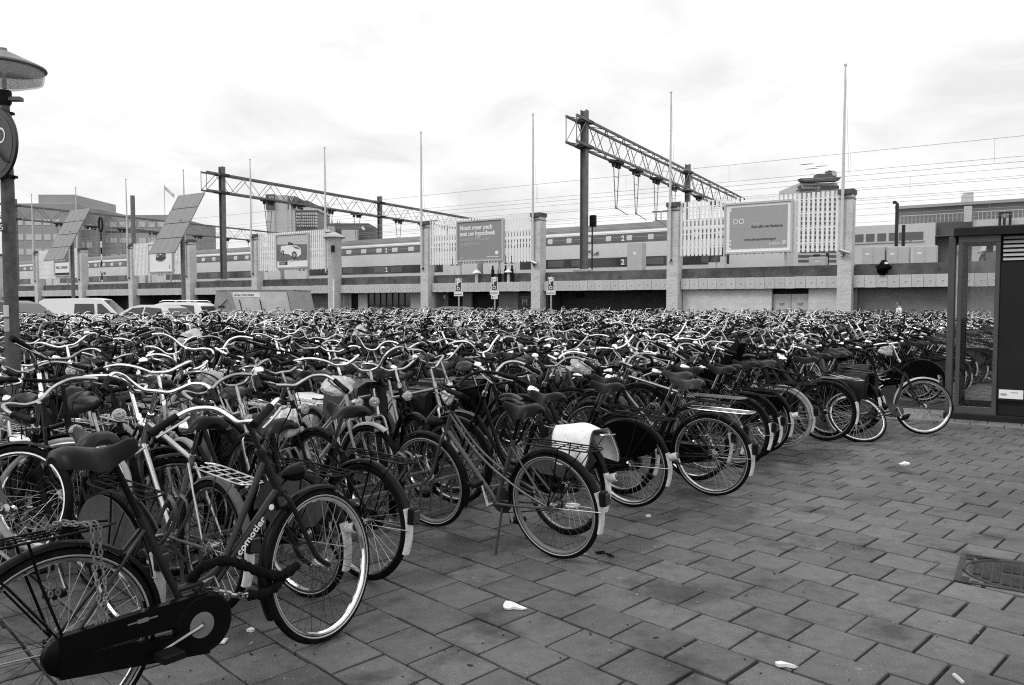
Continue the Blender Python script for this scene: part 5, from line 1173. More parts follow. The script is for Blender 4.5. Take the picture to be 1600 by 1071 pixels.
def bike_spec(P, lod):
    """list of (name, mesh, parent index or None, turns with the fork)"""
    S = []
    n = (10, 6, 4)[lod]
    def add(name, mb, mats, par=None, front=False, sharp=38):
        S.append((name, mb.mesh(name, mats if isinstance(mats, list) else [mats], sharp), par, front)); return len(S) - 1
    pt = P['paint']; st = P['style']; zs = P.get('bar_z', 1.07)
    # frame
    f = MB(); seat_top = Vector((0.284, 0, 0.78)) if st == 'diamond' else STP
    f.tube([BBP, seat_top], 0.0155, n); f.tube([HT0 - STEER * 0.01, HT1], 0.0185, n)
    f.tube([BBP + Vector((0, -0.036, 0)), BBP + Vector((0, 0.036, 0))], 0.022, n)
    for s in (-1, 1):
        f.tube([BBP + Vector((-0.02, s * 0.03, 0)), Vector((0.3, s * 0.045, 0.305)), RH + Vector((0, s * 0.06, 0))], 0.009, n)
        f.tube([seat_top + Vector((0.01, s * 0.018, -0.05)), RH + Vector((0, s * 0.06, 0.0))], 0.0075, n)
        f.box(-0.03, 0.03, s * 0.06 - 0.003, s * 0.06 + 0.003, WR - 0.02, WR + 0.02)
    if st in ('lady', 'mixte', 'diamond'): f.tube([HT0 + STEER * 0.02, BBP], 0.0165, n)
    if st == 'lady': f.tube(catmull([HT1 - STEER * 0.03, (0.70, 0, 0.60), (0.62, 0, 0.475), (0.54, 0, 0.43), (0.425, 0, 0.425)], 5), 0.0145, n)
    if st == 'mixte':
        for s in (-1, 1): f.tube(catmull([HT1 - STEER * 0.04 + Vector((0, s * 0.017, 0)), (0.66, s * 0.022, 0.66), (0.50, s * 0.028, 0.545), (0.36, s * 0.034, 0.475), (0.2, s * 0.05, 0.41), RH + Vector((0.01, s * 0.062, 0.01))], 4), 0.0085, n)
    if st == 'diamond': f.tube([HT1 - STEER * 0.03, seat_top - Vector((0, 0, 0.03))], 0.0145, n)
    if st == 'swan': f.tube(catmull([HT0 + STEER * 0.06, (0.82, 0, 0.56), (0.72, 0, 0.40), (0.61, 0, 0.315), BBP], 5), 0.0185, n); f.tube([HT0 + STEER * 0.02, (0.84, 0, 0.6)], 0.012, n)
    if st == 'low': f.tube(catmull([HT0 + STEER * 0.04, (0.76, 0, 0.50), (0.62, 0, 0.36), BBP], 5), 0.021, n)
    fi = add('frame', f, pt)
    # fork
    f = MB(); cr = HT0 - STEER * 0.02
    for s in (-1, 1): f.tube(catmull([cr + Vector((0, s * 0.022, 0.012)), cr + Vector((0.012, s * 0.045, -0.03)), (1.015, s * 0.05, 0.47), (1.055, s * 0.052, 0.395), FH + Vector((0, s * 0.054, 0))], 4), 0.0115 if lod == 0 else 0.012, n)
    f.tube([cr + Vector((0, -0.03, 0.015)), cr + Vector((0, 0.03, 0.015))], 0.015, n)
    add('fork', f, P.get('fork', pt), None, True)
    # wheels
    for c, fr in ((RH, False), (FH, True)):
        w_ = wheel_parts(c, lod, P)
        tm_ = [P.get('tyre', 'rubber'), 'print_mid']
        if lod == 0:
            wi = add('wheel', w_['rim'], P.get('rim', 'dull_chrome'), None, fr, 30)
            add('tyre', w_['tyre'], tm_, wi, fr); add('spokes', w_['spokes'], P.get('spoke', 'spoke_steel'), wi, fr, None); add('hub', w_['hub'], 'dull_chrome', wi, fr)
        else:
            m = MB()
            for k, q in enumerate(('rim', 'tyre', 'spokes', 'hub')): m.i = {'tyre': 1, 'spokes': 2}.get(q, 0); m.add(w_[q].v, w_[q].f)
            add('wheel', m, [P.get('rim', 'dull_chrome'), P.get('tyre', 'rubber'), 'spoke_steel'], None, fr, 30)
    # mudguards
    gm = P.get('guard', pt)
    if gm:
        tip = P.get('tip', 'white_paint')
        add('mudguard', guard(RH, -6, 158 if tip else 196, 0.026, lod), gm)
        if tip: add('mudguard_tip', guard(RH, 157, 199, 0.027, lod, 0.3675, 8), tip)
        add('mudguard', guard(FH, 62, 203, 0.025, lod), gm, None, True)
        if lod == 0:
            m = MB()
            for a in (176,): 
                for s in (-1, 1): m.tube([RH + Vector((0, s * 0.05, 0)), RH + Vector((0.37 * math.cos(R_(a)), s * 0.027, 0.36 * math.sin(R_(a))))], 0.003, 4)
            add('mudguard_stay', m, 'dull_chrome')
    # saddle, post, bars
    sz = P.get('saddle_z', 0.0); up = (seat_top - BBP).normalized()
    post_top = Vector((0.228, 0, 0.915)) + Vector((-0.3, 0, 0.75)).normalized() * sz
    m = saddle_mb(lod, P.get('wide', 1.0), P.get('thick', 1.1), P.get('tilt', 0.05), post_top + Vector((-0.01 + P.get('saddle_x', 0.0), 0, 0.05)))
    if lod == 0:
        m.i = 1
        for s in (-1, 1): m.tube(catmull([post_top + Vector((-0.1, s * 0.05, 0.0)), post_top + Vector((-0.03, s * 0.025, -0.006)), post_top + Vector((0.05, s * 0.02, 0.0)), post_top + Vector((0.13, 0, 0.03))], 3), 0.0035, 5); m.tube([post_top + Vector((-0.085, s * 0.05, -0.025 + 0.012 * q)) + Vector((0.012 * math.cos(q * 1.5), 0.012 * math.sin(q * 1.5), 0)) for q in range(5)], 0.004, 4)
    si = add('saddle', m, [P.get('saddle', 'saddle_black'), 'dull_chrome'], None, False, 60)
    m = MB(); m.tube([seat_top - (post_top - seat_top).normalized() * 0.03, post_top + Vector((0, 0, 0.02))], 0.0125, n); add('seat_post', m, P.get('post', 'dull_chrome'))
    bar = BARS[P.get('bar', 'gull')]; top = HT1 + STEER * (zs - HT1.z) / STEER.z; bc = top + Vector((P.get('reach', 0.0), 0, 0))
    bk = lambda q, s: bc + Vector((q[0], s * q[1], q[2]))
    half = catmull([bk(q, 1) for q in bar], 4 if lod == 0 else 2); path = [Vector((p.x, -p.y, p.z)) for p in half[::-1]] + half[1:]
    m = MB(); m.tube(path, 0.011 if lod == 0 else 0.0103, n if lod == 0 else 5); bi = add('handlebar', m, P.get('bar_mat', 'chrome'), None, True)
    m = MB(); m.tube([HT1 - STEER * 0.01, top] + ([bc] if P.get('reach') else []), 0.0125, n); m.lathe([(0.02, -0.02), (0.023, 0.0), (0.02, 0.02)], HT1 + STEER * 0.012, STEER, 8); add('stem', m, P.get('stem', P.get('bar_mat', 'chrome')), None, True)
    for s in (-1, 1):
        a, b = bk(bar[-1], s), bk(bar[-2], s); d = (b - a).normalized(); gl = 0.125
        m = MB(); m.tube([a - d * 0.012, a + d * 0.01, a + d * 0.05, a + d * gl], [0.017, 0.0185, 0.016, 0.017] if lod == 0 else [0.018] * 4, n); add('grip', m, 'grip_black', bi, True)
        if lod == 0 and P.get('brake', 1):
            m = MB(); q = a + d * (gl + 0.03); m.tube(catmull([q, q + Vector((0.035, 0, -0.02)), q + Vector((0.02, s * 0.01, -0.03)) - d * 0.08, q + Vector((0.012, s * 0.012, -0.03)) - d * 0.14], 3), [0.006] * 10, 5); add('brake_lever', m, 'alloy', bi, True)
    if lod == 0 and P.get('cables', 1):
        m = MB()
        for s in (-1, 1): q = bk(bar[-3], s); m.tube(catmull([q, q + Vector((0.13, -s * 0.05, -0.03)), top + Vector((0.13, s * 0.03, -0.1)), HT0 + Vector((0.03, s * 0.02, 0.1))], 5), 0.003, 4)
        add('cable', m, 'grip_black', None, True)
    if P.get('bell') and lod == 0:
        m = MB(); q = bk(bar[3], 1); m.lathe([(0.03, 0), (0.03, 0.008), (0.022, 0.022), (0, 0.028)], q + Vector((0, 0, 0.014)), (0, 0, 1), 12); add('bell', m, 'chrome', bi, True)
    # lights
    if P.get('light', 'chrome'):
        q = HT0 + STEER * 0.13 + Vector((0.105, 0, 0)) if P.get('light_at', 'head') == 'head' else cr + Vector((0.09, 0, 0.09))
        m = MB(); m.lathe([(0.0, -0.075), (0.018, -0.06), (0.034, -0.02), (0.04, 0.015), (0.042, 0.03)], q, (1, 0, 0), 14 if lod == 0 else 8)
        m.i = 1; m.lathe([(0.0385, 0.0305), (0.028, 0.034), (0.012, 0.035), (0.008, 0.031), (0.0, 0.031)], q, (1, 0, 0), 14 if lod == 0 else 8)
        m.i = 0; m.tube([q + Vector((-0.04, 0, -0.02)), q + Vector((-0.1, 0, -0.05))], 0.006, 5)
        add('headlight', m, [P.get('light', 'chrome'), 'lens'], None, True)
    if P.get('rear_light', 1) and gm and lod == 0:
        a = R_(163); q = RH + Vector((0.37 * math.cos(a), 0, 0.37 * math.sin(a)))
        if P.get('rear_light') == 'round': m = MB(); m.lathe([(0.024, 0.0), (0.028, 0.02), (0.028, 0.06), (0.022, 0.064)], q, (-1, 0, 0.35), 14); m.i = 1; m.lathe([(0.022, 0.0645), (0, 0.068)], q, (-1, 0, 0.35), 14)
        else: m = MB(); m.bbox(q.x - 0.045, q.x + 0.0, -0.03, 0.03, q.z - 0.045, q.z + 0.045, 0.01); m.i = 1; m.bbox(q.x - 0.056, q.x - 0.0455, -0.025, 0.025, q.z - 0.035, q.z + 0.035, 0.004)
        add('tail_light', m, ['white_paint' if P.get('rear_light') == 'round' else 'worn_black', 'red_lens'])
    # carrier
    rk = P.get('rack', 'worn_black')
    if rk:
        m = MB(); rr = 0.0048 if lod == 0 else 0.0055; k = 6 if lod == 0 else 4; z = 0.745; wd = P.get('rack_w', 0.068)
        m.tube(catmull([(0.2, -0.03, z), (0.12, -wd, z), (-0.12, -wd, z), (-0.3, -wd * 0.95, z), (-0.36, -wd * 0.6, z + 0.004), (-0.36, wd * 0.6, z + 0.004), (-0.3, wd * 0.95, z), (-0.12, wd, z), (0.12, wd, z), (0.2, 0.03, z)], 3 if lod == 0 else 2), rr, k)
        for x in ((0.1, 0.0, -0.1, -0.2, -0.3) if lod == 0 else (0.05, -0.12, -0.28)): m.tube([(x, -wd, z), (x, wd, z)], rr * 0.8, 4)
        if lod == 0:
            for y in (-0.02, 0.02): m.tube([(0.15, y, z + 0.001), (-0.355, y, z + 0.001)], rr * 0.7, 4)
        for s in (-1, 1): m.tube([(-0.1, s * wd, z), (-0.07, s * 0.068, 0.6), (0.0, s * 0.07, WR + 0.02)], rr, k); m.tube([(-0.27, s * wd, z), (-0.16, s * 0.07, 0.6), (0.0, s * 0.07, WR + 0.015)], rr * 0.8, 4) if lod == 0 else None
        ri = add('carrier', m, rk)
        if P.get('bungee') and lod == 0:
            m = MB()
            for y in (-0.03, 0.0, 0.03): m.tube(catmull([(0.16, y, z + 0.01), (-0.1, y * 1.3, z + 0.016), (-0.36, y, z + 0.01), (-0.2, y * 2.2, 0.6), (0, 0.075 if y >= 0 else -0.075, WR + 0.03)], 4), 0.006, 5)
            add('luggage_strap', m, 'rubber', ri)
    if P.get('skirt'):
        for s in (-1, 1):
            m = MB(); poly = [(0.355 * math.cos(R_(a)), 0.355 * math.sin(R_(a))) for a in range(22, 150, 8)] + [(-0.16, 0.1), (-0.02, 0.06), (0.2, 0.06)]
            m.prism(poly, RH + Vector((0, s * 0.048, 0)), (1, 0, 0), (0, 0, 1), (0, s * 0.004, 0)); add('dress_guard', m, P['skirt'], None, False, 30)
    # drive side
    if P.get('case', 'full') == 'full':
        m = MB(); poly = []
        for k in range(13): a = R_(-100 + 180 * k / 12 + 8); poly.append((BBP.x + 0.105 * math.cos(a), BBP.z + 0.105 * math.sin(a)))
        for k in range(9): a = R_(88 + 176 * k / 8); poly.append((0.06 * math.cos(a) - 0.01, WR + 0.06 * math.sin(a)))
        m.prism(poly, (0, -0.09, 0), (1, 0, 0), (0, 0, 1), (0, 0.036, 0)); add('chain_case', m, P.get('case_mat', 'black_paint'))
    elif P['case'] == 'slot':
        m = MB(); m.lathe([(0.0, 0), (0.108, 0), (0.118, 0.01), (0.118, 0.034), (0.108, 0.044), (0, 0.044)], BBP + Vector((0.015, -0.05, 0)), (0, -1, 0), 32)
        m.lathe([(0, 0), (0.062, 0), (0.07, 0.008), (0.07, 0.034), (0.062, 0.04), (0, 0.04)], RH + Vector((-0.01, -0.051, -0.01)), (0, -1, 0), 24)
        for dz0, dz1, w0, w1 in ((0.075, 0.03, 0.052, 0.04), (-0.072, -0.04, 0.05, 0.036)):
            m.prism([(BBP.x + 0.03, BBP.z + dz0 + w0 * 0.86), (BBP.x + 0.03, BBP.z + dz0 - w0), (-0.03, WR - 0.01 + dz1 - w1), (-0.03, WR - 0.01 + dz1 + w1)], (0, -0.0925, 0), (1, 0, 0), (0, 0, 1), (0, 0.04, 0))
        ci = add('chain_case', m, 'black_paint')
        m = MB(); m.lathe([(0.028, 0), (0.048, 0.0), (0.05, 0.002), (0.028, 0.003)], BBP + Vector((0, -0.0945, 0)), (0, -1, 0), 28); add('cover_ring', m, 'steel_grey', ci)
        m = MB(); m.box(0.2, 0.31, -0.0945, -0.0925, BBP.z + 0.085, BBP.z + 0.09); m.box(0.235, 0.275, -0.0947, -0.0925, BBP.z + 0.08, BBP.z + 0.095); add('badge', m, 'steel_grey', ci)
    elif P['case'] == 'chain':
        m = MB(); m.lathe([(0.03, 0), (0.09, 0), (0.092, 0.004), (0.03, 0.005)], BBP + Vector((0, -0.045, 0)), (0, -1, 0), 28 if lod == 0 else 12); m.lathe([(0.01, 0), (0.04, 0), (0.04, 0.004)], RH + Vector((0, -0.046, 0)), (0, -1, 0), 16 if lod == 0 else 8)
        for s in (1, -1): m.tube([BBP + Vector((0, -0.047, s * 0.09)), RH + Vector((0, -0.048, s * 0.04))], 0.004, 4)
        add('chain_set', m, 'steel_dark')
    ca = P.get('crank', 200)
    for s, a in ((-1, R_(ca)), (1, R_(ca + 180))):
        m = MB(); d = Vector((math.cos(a), 0, math.sin(a))); o = BBP + Vector((0, s * 0.098, 0)); m.tube([BBP + Vector((0, s * 0.05, 0)), o], 0.012, n); m.tube([o, o + d * 0.17], [0.013, 0.009], 6, flat=0.7); ki = add('crank', m, 'dull_chrome')
        m = MB(); q = o + d * 0.17; m.bbox(q.x - 0.042, q.x + 0.042, min(q.y + s * 0.015, q.y + s * 0.105), max(q.y + s * 0.015, q.y + s * 0.105), q.z - 0.014, q.z + 0.014, 0.006)
        if lod == 0: add('pedal', m, 'grip_black', ki)
        else: add('pedal', m, 'grip_black') if s == 1 else None
    if lod == 0 and P.get('stand', 1):
        m = MB(); sp = P.get('stand_out', 0)
        if sp: m.tube([(0.4, 0.04, 0.275), (0.36, 0.18, 0.01)], 0.0085, 6); m.tube([(0.36, 0.175, 0.012), (0.345, 0.205, 0.006)], 0.011, 6)
        else: m.tube([(0.4, 0.05, 0.275), (0.12, 0.085, 0.24)], 0.0085, 6)
        add('kickstand', m, 'steel_dark')
    if P.get('child_seat'):
        m = MB(); rows = []
        for (x, z, hw, dp) in ((0.05, 0.80, 0.12, 0.06), (-0.08, 0.79, 0.15, 0.09), (-0.2, 0.80, 0.155, 0.09), (-0.27, 0.88, 0.16, 0.07), (-0.31, 1.02, 0.165, 0.06), (-0.35, 1.18, 0.14, 0.04), (-0.37, 1.27, 0.09, 0.02)):
            rows.append([(x + (dp if abs(q) > 0.9 and z > 0.82 else 0), hw * q, z + (dp if abs(q) > 0.9 and z <= 0.82 else 0)) for q in (-1, -0.7, 0, 0.7, 1)] + [(x - 0.03, hw * q, z - 0.03) for q in (1, 0.3, -0.3, -1)])
        m.grid(rows, True); m.add(rows[0], [tuple(range(9))]); m.add(rows[-1], [tuple(range(9))[::-1]]); add('child_seat', m, 'vinyl_black', None, False, 50)
    if P.get('crate'):
        m = MB(); b = bc + Vector((0.24, 0, -0.22)); q = 0.17
        for i in range(5):
            z = b.z + 0.06 * i
            m.tube([(b.x - 0.13, b.y - q, z), (b.x + 0.13, b.y - q, z), (b.x + 0.13, b.y + q, z), (b.x - 0.13, b.y + q, z)], 0.004, 4, closed=True)
        for i in range(6):
            for y in (-q, q): m.tube([(b.x - 0.13 + 0.052 * i, y, b.z), (b.x - 0.13 + 0.052 * i, y, b.z + 0.24)], 0.003, 3)
            for xx in (-0.13, 0.13): m.tube([(b.x + xx, -q + 0.068 * i, b.z), (b.x + xx, -q + 0.068 * i, b.z + 0.24)], 0.003, 3)
            m.tube([(b.x - 0.13 + 0.052 * i, -q, b.z), (b.x - 0.13 + 0.052 * i, q, b.z)], 0.003, 3)
        add('basket', m, P['crate'], None, True)
    return S

def steer_m(a):
    return Matrix.Translation(HT0) @ Matrix.Rotation(a, 4, STEER) @ Matrix.Translation(-HT0)
NB = [0]
def place(spec, p, heading, lean=0.0, steer=0.0, pitch=0.0, label='', group='bicycles crowded into the racks', scale=1.0, yaw3=None):
    r = link('bicycle', None); NB[0] += 1
    r.matrix_basis = Matrix.Translation(p) @ Matrix.Rotation(heading, 4, 'Z') @ Matrix.Rotation(-pitch, 4, 'Y') @ Matrix.Rotation(lean, 4, 'X') @ Matrix.Scale(scale, 4)
    tag(r, label, 'bicycle', group); objs = []; sm = steer_m(steer)
    for name, me, par, front in spec:
        o = bpy.data.objects.new(name, me); COL.objects.link(o); o.parent = objs[par] if par is not None else r
        if front and par is None: o.matrix_basis = sm
        objs.append(o)
    return r, objs
def hd(d): return math.atan2(d[1], d[0])

VAR = [
 dict(style='swan', paint='black_paint', saddle='saddle_black', rack='worn_black', bar='gull', bar_mat='alloy', tip='white_paint', bell=1, crank=200),
 dict(style='mixte', paint='dark_paint', saddle='saddle_black', rack='dull_chrome', bar='swept', case='chain', crank=120, light='worn_black', light_at='crown'),
 dict(style='lady', paint='grey_paint', saddle='saddle_brown', rack='worn_black', bar='gull', guard='dark_paint', crank=30, rim='chrome', bell=1),
 dict(style='diamond', paint='black_paint', saddle='saddle_black', rack='dull_chrome', bar='flat', bar_mat='worn_black', guard='black_paint', case='chain', crank=260, light='worn_black'),
 dict(style='diamond', paint='silver_paint', saddle='saddle_black', rack='alloy', bar='high', bar_mat='dull_chrome', guard='grey_paint', crank=75, case='chain', saddle_z=0.03),
 dict(style='swan', paint='grey_paint', saddle='saddle_brown', rack='worn_black', bar='high', guard='grey_paint', skirt='vinyl_grey', crank=310, tyre='grey_rubber'),
 dict(style='lady', paint='black_paint', saddle='saddle_black', rack='worn_black', bar='gull', bar_mat='dull_chrome', skirt='vinyl_black', crank=160, bell=1, rear_light='round', stripe=1),
 dict(style='mixte', paint='pale_paint', saddle='saddle_brown', rack='alloy', bar='swept', guard='pale_paint', tip=None, crank=220, case='chain', rim='chrome'),
 dict(style='low', paint='worn_black', saddle='saddle_black', rack='worn_black', bar='high', bar_mat='worn_black', guard='worn_black', crank=15, crate='worn_black', skirt='vinyl_black'),
 dict(style='lady', paint='dark_paint', saddle='saddle_brown', rack='dull_chrome', bar='swept', bar_mat='dull_chrome', guard='worn_black', crank=100, tyre='rubber', drum=1, stripe=1),
 dict(style='diamond', paint='dark_paint', saddle='saddle_brown', rack=None, bar='flat', bar_mat='worn_black', guard=None, case='chain', crank=330, light=None, saddle_z=0.06),
 dict(style='swan', paint='worn_black', saddle='saddle_brown', rack='worn_black', bar='gull', bar_mat='dull_chrome', guard='worn_black', tip='white_paint', crank=60, skirt='vinyl_grey'),
]
DESC = ['black swan-neck bicycle', 'dark twin-tube bicycle', 'grey step-through bicycle', 'black crossbar bicycle with flat dark bars', 'silver crossbar bicycle', 'grey swan-neck bicycle with pale skirt guards',
        'black step-through bicycle with black skirt guards', 'pale twin-tube bicycle', 'black bicycle with a front wire basket', 'dark step-through bicycle with chrome carrier', 'dark stripped sports bicycle', 'worn black swan-neck bicycle with grey skirt guards']
SP0 = [bike_spec(dict(p, bar_z=1.05 + 0.02 * (i % 4), wide=1.0 + 0.1 * (i % 3)), 0) for i, p in enumerate(VAR)]
SP1 = [bike_spec(dict(p, bar_z=1.06 + 0.02 * (i % 3), wide=1.1), 1) for i, p in enumerate(VAR)]

def fwd(a, b): return hd(Vector(b) - Vector(a))
BIKES = []                                  # (contact point of the rear wheel, heading) of everything placed
def put(spec, p, h, lean=0.0, steer=0.0, pitch=0.0, label='', group=None, **k):
    r, o = place(spec, p, h, lean, steer, pitch, label, group, **k); BIKES.append(Vector(p) + Vector((math.cos(h), math.sin(h), 0)) * 0.56); return r, o
EDGE = 'bicycles parked along the paved edge'
HW = hd(WDIR)
# the near bicycle with lettering on its tube
H1 = bike_spec(dict(style='lady', paint='dull_grey_paint', fork='dark_paint', saddle='saddle_black', rack='black_paint', bar='gull', guard='black_paint', tip=None, case='slot', crank=196, light='black_paint', light_at='crown', rear_light=None, post='worn_black', rim='chrome', stripe=1, bar_z=1.05, saddle_z=0.06, saddle_x=-0.045, wide=1.15, brake=1, stem='dull_grey_paint', thick=1.2, tilt=0.06), 0)
hr, hf = gnd(95, 1017, 0.35), gnd(507, 888, 0.35); hr.z = hf.z = 0; h1 = fwd(hr, hf); c = (hr + hf) / 2; p1 = c - Vector((math.cos(h1), math.sin(h1), 0)) * (WB * 1.045 / 2)
r1, o1 = put(H1, p1, h1, R_(-3), R_(13), 0, 'big grey step-through bicycle with a black slotted chain case and white lettering on its tube', EDGE, scale=1.045)
d = (BBP - HT0).normalized(); nrm = Vector((0, -1, 0)); upv = nrm.cross(-d) if False else (-d).cross(Vector((0, 1, 0)))
pos = BBP - d * 0.30 + Vector((0, -0.0172, 0)) - (-d).cross(nrm).normalized() * 0.0
ex = -d; ey = nrm.cross(ex)
text('lettering', 'comotier', 0.042, o1[0], pos - ey * 0.012, ex, ey, 'print_white', ext=0.0012, sx=1.15).data.offset = 0.0006
m = MB(); m.lathe([(0.013, 0), (0.013, 0.002), (0, 0.0025)], pos + ex * 0.235, nrm, 10); part('badge', m, 'print_white', o1[0])
# bicycle in the middle
H2 = bike_spec(dict(style='mixte', paint='sheen_grey_paint', saddle='saddle_black', rack='black_paint', rack_w=0.07, bar='swept', bar_mat='worn_black', guard='worn_black', tip='white_paint', case='chain', crank=255, light='worn_black', light_at='crown', stand_out=1, post='black_paint', stripe=1, bar_z=1.06, rear_light=1, spoke='steel_dark', rim='steel_grey'), 0)
a, b = gnd(870, 872), gnd(665, 820); h2 = fwd(a, b)
r2, o2 = put(H2, a, h2, R_(-5), R_(4), 0, 'dark twin-tube bicycle with black bars standing on its kickstand at the paved edge', EDGE)
d = (BBP - HT0).normalized(); ex = d; nrm = Vector((0, 1, 0)); ey = nrm.cross(ex)
text('lettering', 'Gazelle', 0.034, o2[0], HT0 + d * 0.07 + Vector((0, 0.0172, 0)) - ey * 0.01, ex, ey, 'print_mid', ext=0.001)
def edge(spec, wv, vv, lab, dh=0.0, lean=0.0, steer=0.0, pitch=0.0, **k):
    return put(spec, rowpt(wv, vv), HW + R_(dh), R_(lean), R_(steer), pitch, lab, EDGE, **k)
def V0(i, **k): return bike_spec(dict(VAR[i], **k), 0)
edge(V0(9, skirt='vinyl_grey', tip='white_paint', rear_light='round', rack='worn_black', paint='dark_paint'), 3.6, 2.55, 'bicycle with a grey skirt guard and round tail light on its white mudguard tip', 6, -3, 14, 0.03)
edge(V0(0, guard='dark_paint', rack='black_paint', saddle='saddle_black', wide=1.2, saddle_z=0.03, skirt=None), 3.56, 2.93, 'bicycle with a wide black saddle, boxy tail light and scuffed white mudguard tip', 4, 2, -10, 0.04)
edge(V0(6, rack='dull_chrome', skirt='vinyl_grey', light=None, stripe=0), 3.17, 4.42, 'bicycle carrying the white dotted oilcloth pannier', -2, 3, 10, 0.02)
edge(V0(6, guard='black_paint', stripe=1), 3.21, 5.36, 'black bicycle with black skirt guards, first beyond the dotted pannier', 2, -2, -12, 0.03)
edge(V0(1, light='worn_black', rack='worn_black', tip='white_paint'), 3.5, 5.68, 'dark bicycle tucked closely behind the one with black skirt guards', -3, 3, 10, 0.05)
edge(V0(9, rack='alloy', guard='worn_black', tip='white_paint', drum=1), 2.86, 6.12, 'dark bicycle with a bright chrome carrier and big rear hub, sticking out of the row', 3, -4, 6, 0.02)
edge(V0(2, rack='worn_black', tip='white_paint', guard='dark_paint'), 3.25, 6.55, 'grey bicycle just past the one with the big rear hub', 0, 2, -14, 0.04)
edge(V0(4, rack='steel_grey', tip='white_paint', guard='grey_paint', tyre='grey_rubber'), 3.3, 6.95, 'silver crossbar bicycle in the row along the paved edge', 5, -2, 8, 0.02)
edge(V0(0), 3.2, 7.36, 'black swan-neck bicycle with white mudguard tip, midway along the paved edge', -2, 3, 12, 0.05)
edge(V0(3, tip='white_paint', rack='worn_black'), 3.26, 7.8, 'black crossbar bicycle along the paved edge, behind the dark ground patch', 2, -3, -8, 0.03)
edge(V0(6, tip='white_paint'), 3.3, 8.22, 'black bicycle near the far end of the dark ground patch', -3, 2, 8, 0.04)
edge(V0(7, rack='worn_black', tip='white_paint', guard='pale_paint', tyre='pale_rubber'), 3.22, 8.66, 'pale twin-tube bicycle with pale tyres beside the toppled bicycle', 3, -2, 10, 0.02)
edge(V0(2, child_seat=1), 4.2, 8.5, 'bicycle carrying a black child seat that rises above the row', 2, 2, 4, 0.14)
# the toppled one
tr, tf = gnd(1333, 699), gnd(1443, 679); ht = fwd(tr, tf)
H3 = V0(3, paint='dark_paint', guard='silver_paint', rack=None, rim='chrome', tyre='rubber', tip=None, light=None, bar='swept', bar_mat='chrome', stand=0, stripe=1)
phi, hfw = R_(-42), R_(-8)
FWM = Matrix.Translation(tf) @ Matrix.Rotation(hfw, 4, 'Z') @ Matrix.Rotation(R_(-4), 4, 'X') @ Matrix.Translation((-WB, 0, 0))
hw0 = FWM @ HT0; l1 = Matrix.Rotation(phi, 3, 'X') @ HT0
psi = min((abs(l1.x * math.sin(a) + l1.z * math.cos(a) - hw0.z), a) for a in [k * 0.002 for k in range(200)])[1]
l2 = Matrix.Rotation(-psi, 3, 'Y') @ l1; dd = (hw0 - tr).to_2d(); ang = math.atan2(dd.y, dd.x) - math.atan2(l2.y, l2.x)
off2 = Vector((l2.x * math.cos(ang) - l2.y * math.sin(ang), l2.x * math.sin(ang) + l2.y * math.cos(ang), 0)); pr = Vector((hw0.x, hw0.y, 0)) - off2
rt, ot = put(H3, pr, ang, phi, 0.0, psi, 'dark bicycle toppled sideways in front of the glass kiosk with its front wheel upright', EDGE)
for o_, sp_ in zip(ot, H3):
    if sp_[3] and sp_[2] is None: o_.matrix_basis = rt.matrix_basis.inverted() @ FWM
# near bicycles seen from the front and side, left of the lettered one
def nearb(spec, front, head_deg, lab, lean=0, steer=0, pitch=0.0):
    h = R_(head_deg); f = Vector(front); pitch = math.asin(max(0.0, min(0.4, (f.z - 0.345) / WB))) if f.z > 0.35 else pitch; f.z = 0; p = f - Vector((math.cos(h), math.sin(h), 0)) * WB; put(spec, (p.x, p.y, 0), h, R_(lean), R_(steer), pitch, lab, 'near bicycles behind the lettered one')
f = gnd(222, 772, 0.44); nearb(V0(0, bar='swept', bar_mat='worn_black', light='chrome', guard='worn_black', paint='black_paint', tip=None, stripe=0), f, -46, 'black bicycle with a round chrome headlight facing the camera behind the black saddle', 2, -14, 0.0)
f = gnd(86, 772, 0.6); nearb(V0(9, tyre='pale_rubber', guard='black_paint', tip=None, rim='chrome', paint='black_paint', light=None, bar='flat', bar_mat='chrome'), f, -40, 'dark bicycle with pale tyres whose turned front wheel shows behind the black saddle', -8, 62, 0.0)
f = gnd(14, 800, 0.55); nearb(V0(2, tyre='rubber', guard='black_paint', tip=None), f, -48, 'grey bicycle whose front wheel is cut by the picture edge beside the pale tyre', 4, 50, 0.0)
f = gnd(322, 740, 0.345); nearb(V0(4, bar='gull', bar_mat='chrome', stem='chrome', light='chrome', paint='silver_paint', bar_z=1.1), (f.x, f.y, 0), -44, 'silver bicycle with wide bright gull-wing handlebar behind the lettered one', -2, 20, 0.02)

edge(V0(4, bar='gull', bar_mat='chrome', light='chrome', rack='dull_chrome', tip='white_paint'), 3.82, 2.12, 'silver bicycle wedged between the lettered bicycle and the one with the round tail light', -2, 3, -18, 0.05)
edge(V0(11, bar='swept', saddle='saddle_brown', tip='white_paint'), 3.9, 1.72, 'worn black bicycle standing right behind the frame of the lettered bicycle', 3, -4, 22, 0.03)
